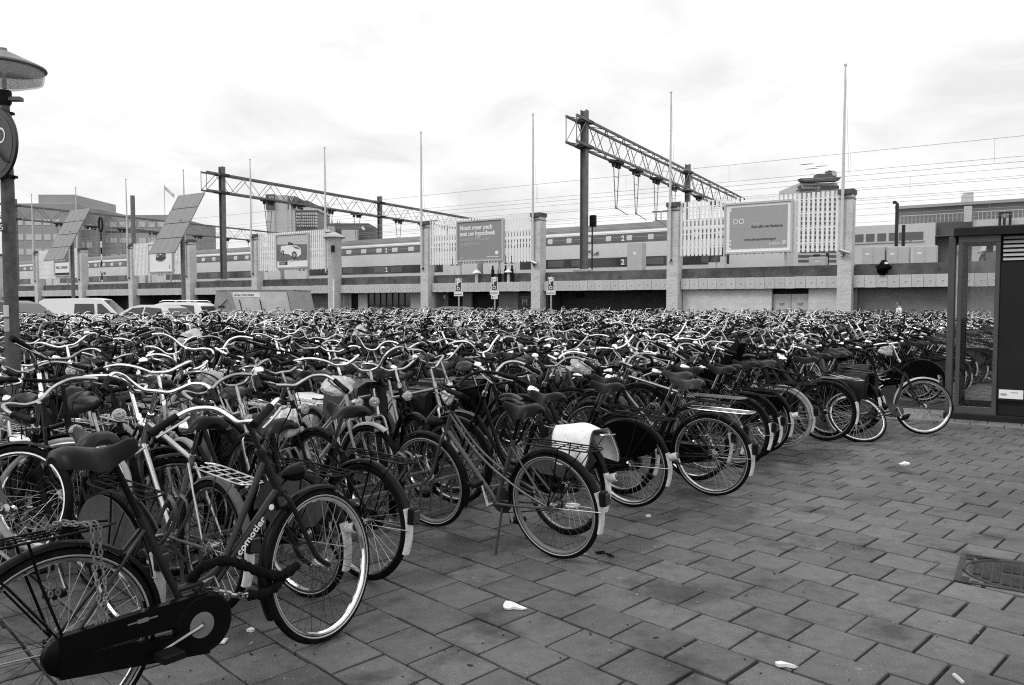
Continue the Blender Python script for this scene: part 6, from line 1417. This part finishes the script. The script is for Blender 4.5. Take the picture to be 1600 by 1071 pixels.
# ---- the crowd: rows of racks, every slot taken
rg = random.Random(21)
slots = []
PITCHW = 3.2
for j in range(-1, 11):
    for side in (0, 1):
        vv = {0: (9.1 if side == 0 else 1.5), 1: 0.8, -1: 18.0}.get(j, -2.0)
        while vv < 45:
            vv += rg.uniform(0.31, 0.43)
            wv = 3.05 + PITCHW * j + (0 if side == 0 else 2.7)
            q = wv + rg.gauss(0, 0.12)
            p = rowpt(q, vv); h = HW + (0 if side == 0 else math.pi)
            lw = -(p - WO).dot(WU); lt = (p - WO).dot(WN)
            if lt > -4.2 or p.y < 3.1: continue
            if j == -1 and lt > -7: continue
            cpt = p + Vector((math.cos(h), math.sin(h), 0)) * 0.5 + Vector((0, 0, 0.6))
            px, py, z = proj(cpt)
            if z < 3.7 or px < -60 - 500 / z or px > 1640: continue
            if p.y > 26 and px < 330 and p.y > 26.5: continue
            if (p - Vector((lp.x, LY, 0))).length < 0.35: continue
            kk = p - KO; 
            if -0.9 < kk.dot(MAN_A) < 3 and -1.2 < kk.dot(WN) < 1.6: continue
            if any((b - cpt).to_2d().length < 0.24 for b in BIKES[:24]): continue
            slots.append((z, p, h))
slots.sort(key=lambda t: t[0])
MARKS = [(40, 'lamp post'), (130, 'white van'), (285, 'estate car'), (400, 'waste container'), (470, 'car poster'), (530, 'round column'), (620, 'dark office window'), (717, 'plain parking sign'), (773, 'two-plate parking sign'), (850, 'dark brick bay'), (915, 'tall portal mast'), (990, 'tall pale cabinet'), (1057, 'pier by the screen'), (1190, 'diary billboard'), (1245, 'graffiti door'), (1320, 'pier by the man'), (1405, 'walking man'), (1500, 'glass kiosk')]
def zone(px, z):
    d = 'in near racks' if z < 7 else 'in nearer racks' if z < 9 else 'midway back' if z < 11.5 else 'well back' if z < 14 else 'far back'
    return d + ', below the ' + min(MARKS, key=lambda q: abs(q[0] - px))[1]
NMAX = 296
far = []
for q, (z, p, h) in enumerate(slots):
    vi = rg.randrange(len(VAR)); jit = rg.gauss(0, 0.09); lean = rg.gauss(0, 0.07); steer = rg.choice((-1, 1)) * rg.uniform(0.0, 0.75); pit = rg.choice((0.0, 0.0, 0.03, 0.13)) if z < 12 else rg.choice((0.0, 0.04, 0.14, 0.2))
    sc = rg.uniform(0.97, 1.05)
    if NB[0] < NMAX:
        px, py, _ = proj(p + Vector((0, 0, 0.8)))
        sp = SP0 if z < 9.0 else SP1
        place(sp[vi], p, h + jit, lean, steer, pit, DESC[vi] + ' ' + zone(px, z), 'bicycles crowded into the racks', sc)
    else: far.append((p, h + jit, lean, steer, pit, rg.choice((2, 4, 4, 7, 7, 5)) if rg.random() < 0.4 else vi, sc))
# beyond those, one mass
mats2 = []; protos = []
for i, pv in enumerate(VAR):
    sp = bike_spec(dict(pv, bar_z=1.08, wide=1.15), 2); V_, LT, LI, MI, FR = [], [], [], [], []
    off = 0
    for name, me, par, front in sp:
        nv = len(me.vertices); co = np.empty(nv * 3, np.float32); me.vertices.foreach_get('co', co); co = co.reshape(-1, 3)
        li = np.empty(len(me.loops), np.int32); me.loops.foreach_get('vertex_index', li); lt = np.empty(len(me.polygons), np.int32); me.polygons.foreach_get('loop_total', lt)
        mi = np.empty(len(me.polygons), np.int32); me.polygons.foreach_get('material_index', mi)
        remap = []
        for mm in me.materials:
            if mm not in mats2: mats2.append(mm)
            remap.append(mats2.index(mm))
        V_.append(co); LI.append(li + off); LT.append(lt); MI.append(np.array(remap, np.int32)[mi]); FR.append(np.full(nv, front)); off += nv
        bpy.data.meshes.remove(me)
    protos.append((np.concatenate(V_), np.concatenate(LI), np.concatenate(LT), np.concatenate(MI), np.concatenate(FR)))
AV, AI, AT, AM = [], [], [], []; off = 0
for p, h, lean, steer, pit, vi, sc in far:
    v, li, lt, mi, fr = protos[vi]; s3 = np.array(steer_m(steer)); v2 = v.copy(); v2[fr] = v[fr] @ s3[:3, :3].T + s3[:3, 3]
    M_ = np.array(Matrix.Translation(p) @ Matrix.Rotation(h, 4, 'Z') @ Matrix.Rotation(-pit, 4, 'Y') @ Matrix.Rotation(lean, 4, 'X') @ Matrix.Scale(sc, 4))
    AV.append(v2 @ M_[:3, :3].T + M_[:3, 3]); AI.append(li + off); AT.append(lt); AM.append(mi); off += len(v)
if far:
    AV, AI, AT, AM = map(np.concatenate, (AV, AI, AT, AM)); me = bpy.data.meshes.new('bicycle_crowd')
    me.vertices.add(len(AV)); me.vertices.foreach_set('co', AV.astype(np.float32).ravel()); me.loops.add(len(AI)); me.loops.foreach_set('vertex_index', AI.astype(np.int32))
    me.polygons.add(len(AT)); st_ = np.zeros(len(AT), np.int32); st_[1:] = np.cumsum(AT)[:-1]; me.polygons.foreach_set('loop_start', st_); me.polygons.foreach_set('loop_total', AT.astype(np.int32)); me.polygons.foreach_set('material_index', AM.astype(np.int32))
    for mm in mats2: me.materials.append(mm)
    me.update(calc_edges=True); me.validate()
    o = link('bicycle_crowd', me); tag(o, 'far mass of parked bicycles reaching back to the viaduct, handlebars and saddles glinting', 'bicycles', None, 'stuff')
print('BIKES', NB[0], 'slots', len(slots), 'far', len(far), 'faces', len(AT) if far else 0)

# ---- steel racks between the near rows
def rack(wv, va, vb, label):
    p = rowpt(wv, va); r = thing('bicycle_rack', label, 'bicycle rack', p, hd(VDIR), 'low steel racks'); ln = vb - va
    for y in (-0.28, 0.28):
        m = MB(); m.box(0, ln, y - 0.02, y + 0.02, 0.0, 0.035); part('base_rail', m, 'rack_steel', r)
    m = MB(); m.tube([(0, 0, 0.27), (ln, 0, 0.27)], 0.016, 8); part('top_rail', m, 'rack_steel', r)
    b = MB(); b.tube([(0, -0.27, 0.03), (0, -0.27, 0.25)], 0.011, 6); bm_ = b.mesh('bar', ['rack_steel'])
    m = MB(); m.box(0, ln, -0.285, -0.255, 0.25, 0.275); part('bar_rail', m, 'rack_steel', r)
    for q in range(int(ln / 0.11)): link('bar', bm_, r, (0.06 + 0.11 * q, 0, 0))
    hm = []
    for s_ in (-1, 1):
        h = MB()
        for dx in (-0.035, 0.035): h.tube(catmull([(dx, -0.02 * s_, 0.06), (dx, 0.12 * s_, 0.25), (dx, 0.33 * s_, 0.52)], 3) + catmull([(dx, 0.37 * s_, 0.56), (dx, 0.43 * s_, 0.53), (dx, 0.42 * s_, 0.44), (dx, 0.28 * s_, 0.3), (dx, 0.05 * s_, 0.16)], 4), 0.011, 6)
        hm.append(h.mesh('hoop', ['rack_steel']))
    for q in range(int(ln / 0.42)): link('hoop', hm[q % 2], r, (0.2 + 0.42 * q, 0, 0))
rack(4.5, 1.9, 5.3, 'low galvanised rack with hoops, showing beside the front wheel of the twin-tube bicycle')
rack(4.5, 5.5, 9.7, 'low galvanised rack hidden among the bicycles along the paved edge')
rack(8.05, 1.2, 6.0, 'low galvanised rack among the bicycles near the lamp post')

# ---- bags, covers, locks
def crumple(name, label, cat, p, sx, sy, sz, mk_, seed, group=None, n=22, amp=0.3):
    """thin film pulled over something: ridged folds running down from a gathered top"""
    m = MB(); rows = []; N_ = 36
    for i in range(n):
        a = math.pi * (0.03 + 0.94 * i / (n - 1)); ring = []
        for k in range(N_):
            b = 2 * math.pi * k / N_; d = Vector((math.sin(a) * math.cos(b), math.sin(a) * math.sin(b), -math.cos(a))); o_ = Vector((seed * 3.7, seed, 0))
            e = d + 0.35 * noise.noise_vector(d * 2.0 + o_)
            rid = 1 - abs(noise.noise(Vector((e.x * 3.2, e.y * 3.2, e.z * 1.4)) + o_)) * 2.0
            q = 0.86 + amp * 0.9 * noise.noise(d * 1.3 + o_) + amp * 0.55 * (rid - 0.6) + 0.12 * (abs(noise.noise(e * 9 + o_)) - 0.2)
            ring.append((d.x * sx * q, d.y * sy * q, (d.z if d.z > -0.45 else -0.45 + (d.z + 0.45) * 0.55) * sz * q))
        rows.append(ring)
    m.grid(rows, True); m.add(rows[0], [tuple(range(N_))[::-1]]); m.add(rows[-1], [tuple(range(N_))])
    o = m.mesh(name, [mk_], 42); ob = link(name, o, None, p); ob.rotation_euler = (0.3 * math.sin(seed), 0.3 * math.cos(seed * 2), seed); return tag(ob, label, cat, group)
BG = 'plastic bags pulled over saddles'
def bagat(px, py, Y, sx, sy, sz, lab, seed, mk_='bag_plastic'):
    crumple('plastic_bag', lab, 'bag', aty(px, py, Y), sx, sy, sz, mk_, seed, BG)
bagat(527, 604, 5.6, 0.15, 0.12, 0.075, 'knotted white plastic bag over a saddle in front of the black pannier flap', 1)
bagat(447, 662, 4.35, 0.105, 0.08, 0.10, 'clear crinkled plastic bag hanging from the saddle over the round tail light', 2)
bagat(297, 531, 11, 0.2, 0.14, 0.15, 'pale plastic cover over a saddle in the middle of the crowd below the parked cars', 3)
bagat(1384, 548, 11.8, 0.13, 0.12, 0.1, 'white plastic bag on a saddle close to the toppled bicycle', 4)
bagat(700, 618, 5.9, 0.07, 0.05, 0.1, 'small white plastic bag hanging behind the bars of the twin-tube bicycle', 5)
bagat(905, 574, 7.4, 0.13, 0.12, 0.09, 'white plastic bag in a carrier basket behind the row along the paved edge', 6)
bagat(330, 590, 6.6, 0.11, 0.07, 0.08, 'pale plastic wrapped over a headlight behind the bright gull-wing handlebar', 7)
bagat(563, 520, 14, 0.15, 0.12, 0.14, 'pale plastic bag over a saddle deep in the crowd below the car poster', 8)
bagat(720, 512, 15, 0.17, 0.13, 0.13, 'white plastic bag over a saddle deep in the crowd below the mortgage billboard', 9)
# panniers riding on carriers in the crowd
pr_ = random.Random(9); NP = 0
PK = ['vinyl_black', 'vinyl_grey', 'vinyl_black', 'paper', 'saddle_brown']; PN = ['black', 'dark grey', 'black', 'white', 'brown']
pan = []
for c_ in PK:
    m = MB()
    for s_ in (-1, 1):
        rows = []
        for x_, e_ in ((0.15, 0.02), (0.12, 0.0), (-0.2, 0.0), (-0.23, 0.02)): rows.append([(x_, s_ * y_ if y_ < 0.1 else s_ * (y_ - e_), z_) for y_, z_ in ((0.07, 0.76), (0.15, 0.755), (0.2, 0.71), (0.215, 0.55), (0.2, 0.45), (0.1, 0.45), (0.09, 0.55))])
        m.grid(rows, True); m.add(rows[0], [tuple(range(7))]); m.add(rows[-1], [tuple(range(7))[::-1]])
    m.box(-0.22, 0.14, -0.1, 0.1, 0.755, 0.77); pan.append(m.mesh('pannier', [c_], 50))
NAMED = {}
for b_ in [o for o in SC.objects if o.name.startswith('bicycle') and o.get('group') == 'bicycles crowded into the racks']:
    px, py, z = proj(b_.matrix_basis @ Vector((0, 0, 0.7)))
    if NP < 30 and 4.5 < z < 15 and 30 < px < 1450 and pr_.random() < 0.22:
        k = pr_.randrange(len(PK)); o = link('pannier', pan[k]); o.matrix_basis = b_.matrix_basis.copy(); NP += 1
        tag(o, PN[k] + ' double pannier on a ' + b_['label'].split(' ')[0] + ' bicycle ' + zone(px, z), 'pannier', 'panniers on parked bicycles')
# dotted oilcloth pannier over the carrier of the fourth bicycle on the edge
pc = rowpt(3.17 - 0.12, 4.42); r = thing('saddlebag', 'white dotted oilcloth double pannier draped over a carrier', 'pannier', pc, HW)
m = MB(); rows = []
for i in range(15):
    i *= 0.5; x = 0.16 - 0.42 * i / 7; ring = []
    for y, z in ((0.215, 0.47), (0.205, 0.56), (0.18, 0.68), (0.13, 0.765), (0.06, 0.785), (-0.06, 0.78), (-0.13, 0.765), (-0.18, 0.68), (-0.21, 0.56), (-0.225, 0.47)): ring.append((x + (0.035 * math.sin(y * 9 + 1) if abs(y) > 0.15 else 0) + 0.014 * math.sin(z * 17 + i), y * (1 + (0.13 if z < 0.7 else 0.03) * math.sin(i * 1.5 + z * 9)), z + 0.02 * math.sin(i * 1.1 + y * 12) - 0.03 * (i / 7 - 0.5) ** 2 * 4 * (1 if abs(y) < 0.1 else 0.2)))
    rows.append([tuple(v_) for v_ in catmull(ring, 3)])
rows2 = [[(p_[0] * 0.97, p_[1] * 0.94, p_[2] - 0.006) for p_ in rr_] for rr_ in rows]
m.grid(rows); m.grid(rows2); m.add([p_ for rr_ in (rows[0], rows2[0]) for p_ in rr_], [(i, i + 1, 29 + i, 28 + i) for i in range(27)]); m.add([p_ for rr_ in (rows[-1], rows2[-1]) for p_ in rr_], [(i, 28 + i, 29 + i, i + 1) for i in range(27)])
r.scale = (0.74, 0.8, 0.74); r.location.z = 0.203
part('cloth', m, 'dotted_oilcloth', r, sharp=60)
m = MB()
for e_ in (rows[0], rows[-1]): m.tube(e_, 0.007, 5)
part('binding', m, 'grey_paint', r)
# black pannier flap
pc = aty(555, 596, 6.2); m = MB(); rows = []
for i in range(7):
    x = 0.2 - 0.40 * i / 6; rows.append([(x, y * 0.85, z * 0.75 + 0.01 * math.sin(i * 1.9 + y * 9)) for y, z in ((0.2, -0.36), (0.19, -0.2), (0.16, -0.04), (0.06, 0.02), (-0.06, 0.02), (-0.16, -0.04), (-0.19, -0.2), (-0.2, -0.36))])
m.grid(rows); m.grid([[(a, b * 0.93, c_ - 0.01) for a, b, c_ in rr_] for rr_ in rows]); solo('saddlebag', m, 'vinyl_grey', 'dark double pannier with a broad flap behind the knotted white bag', 'pannier', pc, HW)
# chain hanging over the carrier of the lettered bicycle
def onbike(r_, p): return r_.matrix_basis @ Vector(p)
def chain(mb, pts, lk=0.03, th=0.0042):
    P = catmull(pts, 12); acc = 0; q = 0; last = P[0]
    for i in range(1, len(P)):
        acc += (P[i] - P[i - 1]).length
        if acc >= lk * 0.72:
            acc = 0; d = (P[i] - last).normalized(); last = P[i]; s_ = d.orthogonal().normalized(); s_ = s_ if q % 2 else d.cross(s_); q += 1
            loop = [P[i] + d * (lk * 0.5 * math.cos(a)) + s_ * (lk * 0.27 * math.sin(a)) for a in [2 * math.pi * k / 10 for k in range(10)]]; mb.tube(loop, th, 5, closed=True)
m = MB(); q = lambda x, y, z: onbike(r1, (x, y, z)) 
for x in (0.10, 0.125): chain(m, [q(x, -0.075, 0.36), q(x + 0.01, -0.078, 0.5), q(x, -0.076, 0.66), q(x, -0.066, 0.757), q(x - 0.04, 0.0, 0.762), q(x - 0.08, 0.06, 0.757), q(x - 0.09, 0.08, 0.6), q(x - 0.085, 0.085, 0.42)], 0.024, 0.0036)
solo('lock_chain', m, 'steel_grey', 'steel lock chain draped over the black carrier of the lettered bicycle', 'chain')
# sleeve lock round the frame of the lettered bicycle
r = thing('sleeve_lock', 'thick fabric sleeved chain lock wound round the tubes of the lettered bicycle', 'lock', onbike(r1, (0.55, -0.03, 0.45)))
loc = lambda x, y, z: onbike(r1, (x, y, z)) - Vector(r.location)
def sleeve(pts, k):
    P = catmull(pts, 8); m = MB(); m.tube(P, [0.021 + 0.003 * math.sin(i * 2.3) + 0.0025 * math.sin(i * 0.9 + k) for i in range(len(P))], 12); part('sleeve', m, 'cloth_sleeve', r, sharp=80)
sleeve([loc(0.50, 0.02, 0.44), loc(0.52, -0.05, 0.50), loc(0.60, -0.075, 0.51), loc(0.68, -0.085, 0.47), loc(0.76, -0.09, 0.42), loc(0.84, -0.1, 0.39), loc(0.93, -0.09, 0.41)], 0)
sleeve([loc(0.69, -0.085, 0.345), loc(0.75, -0.095, 0.335), loc(0.82, -0.09, 0.35), loc(0.88, -0.06, 0.385)], 1)
m = MB(); chain(m, [loc(0.515, -0.04, 0.41), loc(0.56, -0.06, 0.40), loc(0.63, -0.07, 0.36), loc(0.69, -0.085, 0.345)], 0.036, 0.006); part('link', m, 'dull_chrome', r)
m = MB(); A_, B_ = loc(0.50, -0.04, 0.40), loc(0.585, -0.045, 0.40); dn = Vector((-0.25, 0, -1)).normalized() * 0.105; m.prism([(0, 0), (1, 0), (1, 1), (0, 1)], A_, B_ - A_, dn, Vector((0.012, -0.02, 0.0))); m.tube([A_ + dn * -0.0, A_ + Vector((0.02, 0, 0.045)), B_ + Vector((-0.02, 0, 0.045)), B_], 0.007, 6); part('padlock', m, 'dull_chrome', r)
# ---- litter on the paving
def paper(px, py, pts, label, mk_='paper', h=0.012, seed=0):
    p = gnd(px, py); rg2 = random.Random(seed); top = [(x, y, 0.006 + rg2.uniform(0, h)) for x, y in pts]; n_ = len(pts); m = MB(); cx = sum(x for x, y in pts) / n_; cy = sum(y for x, y in pts) / n_
    m.add(top + [(x * 0.9, y * 0.9, 0.0) for x, y in pts] + [(cx, cy, 0.008 + h)], [(i, (i + 1) % n_, 2 * n_) for i in range(n_)] + [(n_ + i, n_ + (i + 1) % n_, (i + 1) % n_, i) for i in range(n_)])
    solo('litter', m, mk_, label, 'litter', (p.x, p.y, 0.0), 0, 'scraps of litter on the paving', sharp=20)
paper(803, 951, [(-0.055, -0.015), (-0.03, -0.022), (0.0, -0.012), (0.05, -0.028), (0.072, -0.016), (0.03, 0.012), (-0.005, 0.026), (-0.02, 0.044), (-0.045, 0.05), (-0.058, 0.02)], 'crumpled white paper lying alone on the open paving', h=0.022, seed=4)
paper(1229, 1042, [(-0.05, 0.01), (-0.02, 0.022), (0.02, 0.012), (0.05, -0.012), (0.035, -0.02), (0.0, -0.006), (-0.04, -0.006)], 'thin white scrap at the bottom of the open paving', seed=2)
paper(1413, 727, [(-0.055, -0.01), (0.0, -0.03), (0.05, -0.015), (0.058, 0.02), (0.01, 0.04), (-0.045, 0.03)], 'pale scrap between the toppled bicycle and the manhole cover', h=0.03, seed=3)
paper(347, 1004, [(-0.016, -0.024), (0.018, -0.018), (0.02, 0.026), (-0.014, 0.022)], 'small square paper scrap just ahead of the black chain case', seed=4)
paper(391, 987, [(-0.018, -0.006), (0.01, -0.012), (0.022, 0.004), (0.0, 0.012)], 'tiny torn scrap between the chain case and the front wheel of the lettered bicycle', seed=5)
paper(1013, 808, [(-0.02, -0.003), (0.02, -0.005), (0.02, 0.003), (-0.02, 0.005)], 'white straw stub on the paving in front of the big rear hub', seed=6)
paper(895, 793, [(-0.06, -0.02), (0.0, -0.03), (0.06, 0.0), (0.04, 0.04), (-0.05, 0.03)], 'white paper caught under the bicycle with the dotted pannier', h=0.03, seed=7)
paper(195, 870, [(-0.02, -0.01), (0.02, -0.012), (0.022, 0.012), (-0.01, 0.018)], 'pale scrap under the rack behind the black saddle', seed=8)
paper(608, 815, [(-0.03, -0.01), (0.02, -0.02), (0.03, 0.01), (-0.02, 0.02)], 'pale scrap beside the base of the rack hoops', seed=9)
paper(1497, 1063, [(-0.006, -0.04), (0.006, -0.04), (0.008, 0.04), (-0.004, 0.04)], 'thin pale twig lying in a joint below the manhole cover', 'print_pale', seed=10)
p = gnd(945, 868); m = MB(); m.tube(catmull([(-0.055, 0.03, 0.008), (-0.02, 0.05, 0.008), (0.0, 0.03, 0.014), (-0.03, 0.012, 0.008), (-0.06, 0.03, 0.012), (-0.02, 0.02, 0.01), (0.03, 0.0, 0.008), (0.045, -0.03, 0.008), (0.03, -0.045, 0.01), (0.015, -0.03, 0.012), (0.04, -0.02, 0.01), (0.052, -0.05, 0.008)], 6), 0.005, 6)
solo('broken_cable', m, 'rubber', 'short looped black cable lying on the paving by the rear wheel of the twin-tube bicycle', 'cable', (p.x, p.y, 0))

mk('grit_pale', 0.25, 0.8)
m = MB(); lr = random.Random(31)
for q in range(260):
    p = gnd(lr.uniform(250, 1600), lr.uniform(690, 1071)); 
    if in_man(p, 0.05) or p.dot(WDIR) > 3.4 and lr.random() < 0.3: continue
    T_ = Matrix.Translation((p.x, p.y, 0)) @ Matrix.Rotation(lr.uniform(0, 6), 4, 'Z'); a_, b_ = lr.uniform(0.0015, 0.0045), lr.uniform(0.0015, 0.003)
    m.i = 0 if lr.random() < 0.6 else 1
    if lr.random() < 0.12: a_, b_ = 0.013, 0.0035
    m.box(-a_, a_, -b_, b_, -0.002, lr.uniform(0.002, 0.005), T_)
o = part('grit', m, ['grit_pale', 'steel_dark'], None, sharp=None); tag(o, 'small grit and cigarette ends scattered over the paving', 'grit', None, 'stuff')

# ---- lettering becomes plain mesh
bpy.context.view_layer.update()
dg = bpy.context.evaluated_depsgraph_get()
for ob in [o for o in SC.objects if o.type == 'FONT']:
    me = bpy.data.meshes.new_from_object(ob.evaluated_get(dg)); nm, par, mb_ = ob.name.split('.')[0], ob.parent, ob.matrix_basis.copy()
    bpy.data.objects.remove(ob); o = link(nm, me, par); o.matrix_basis = mb_
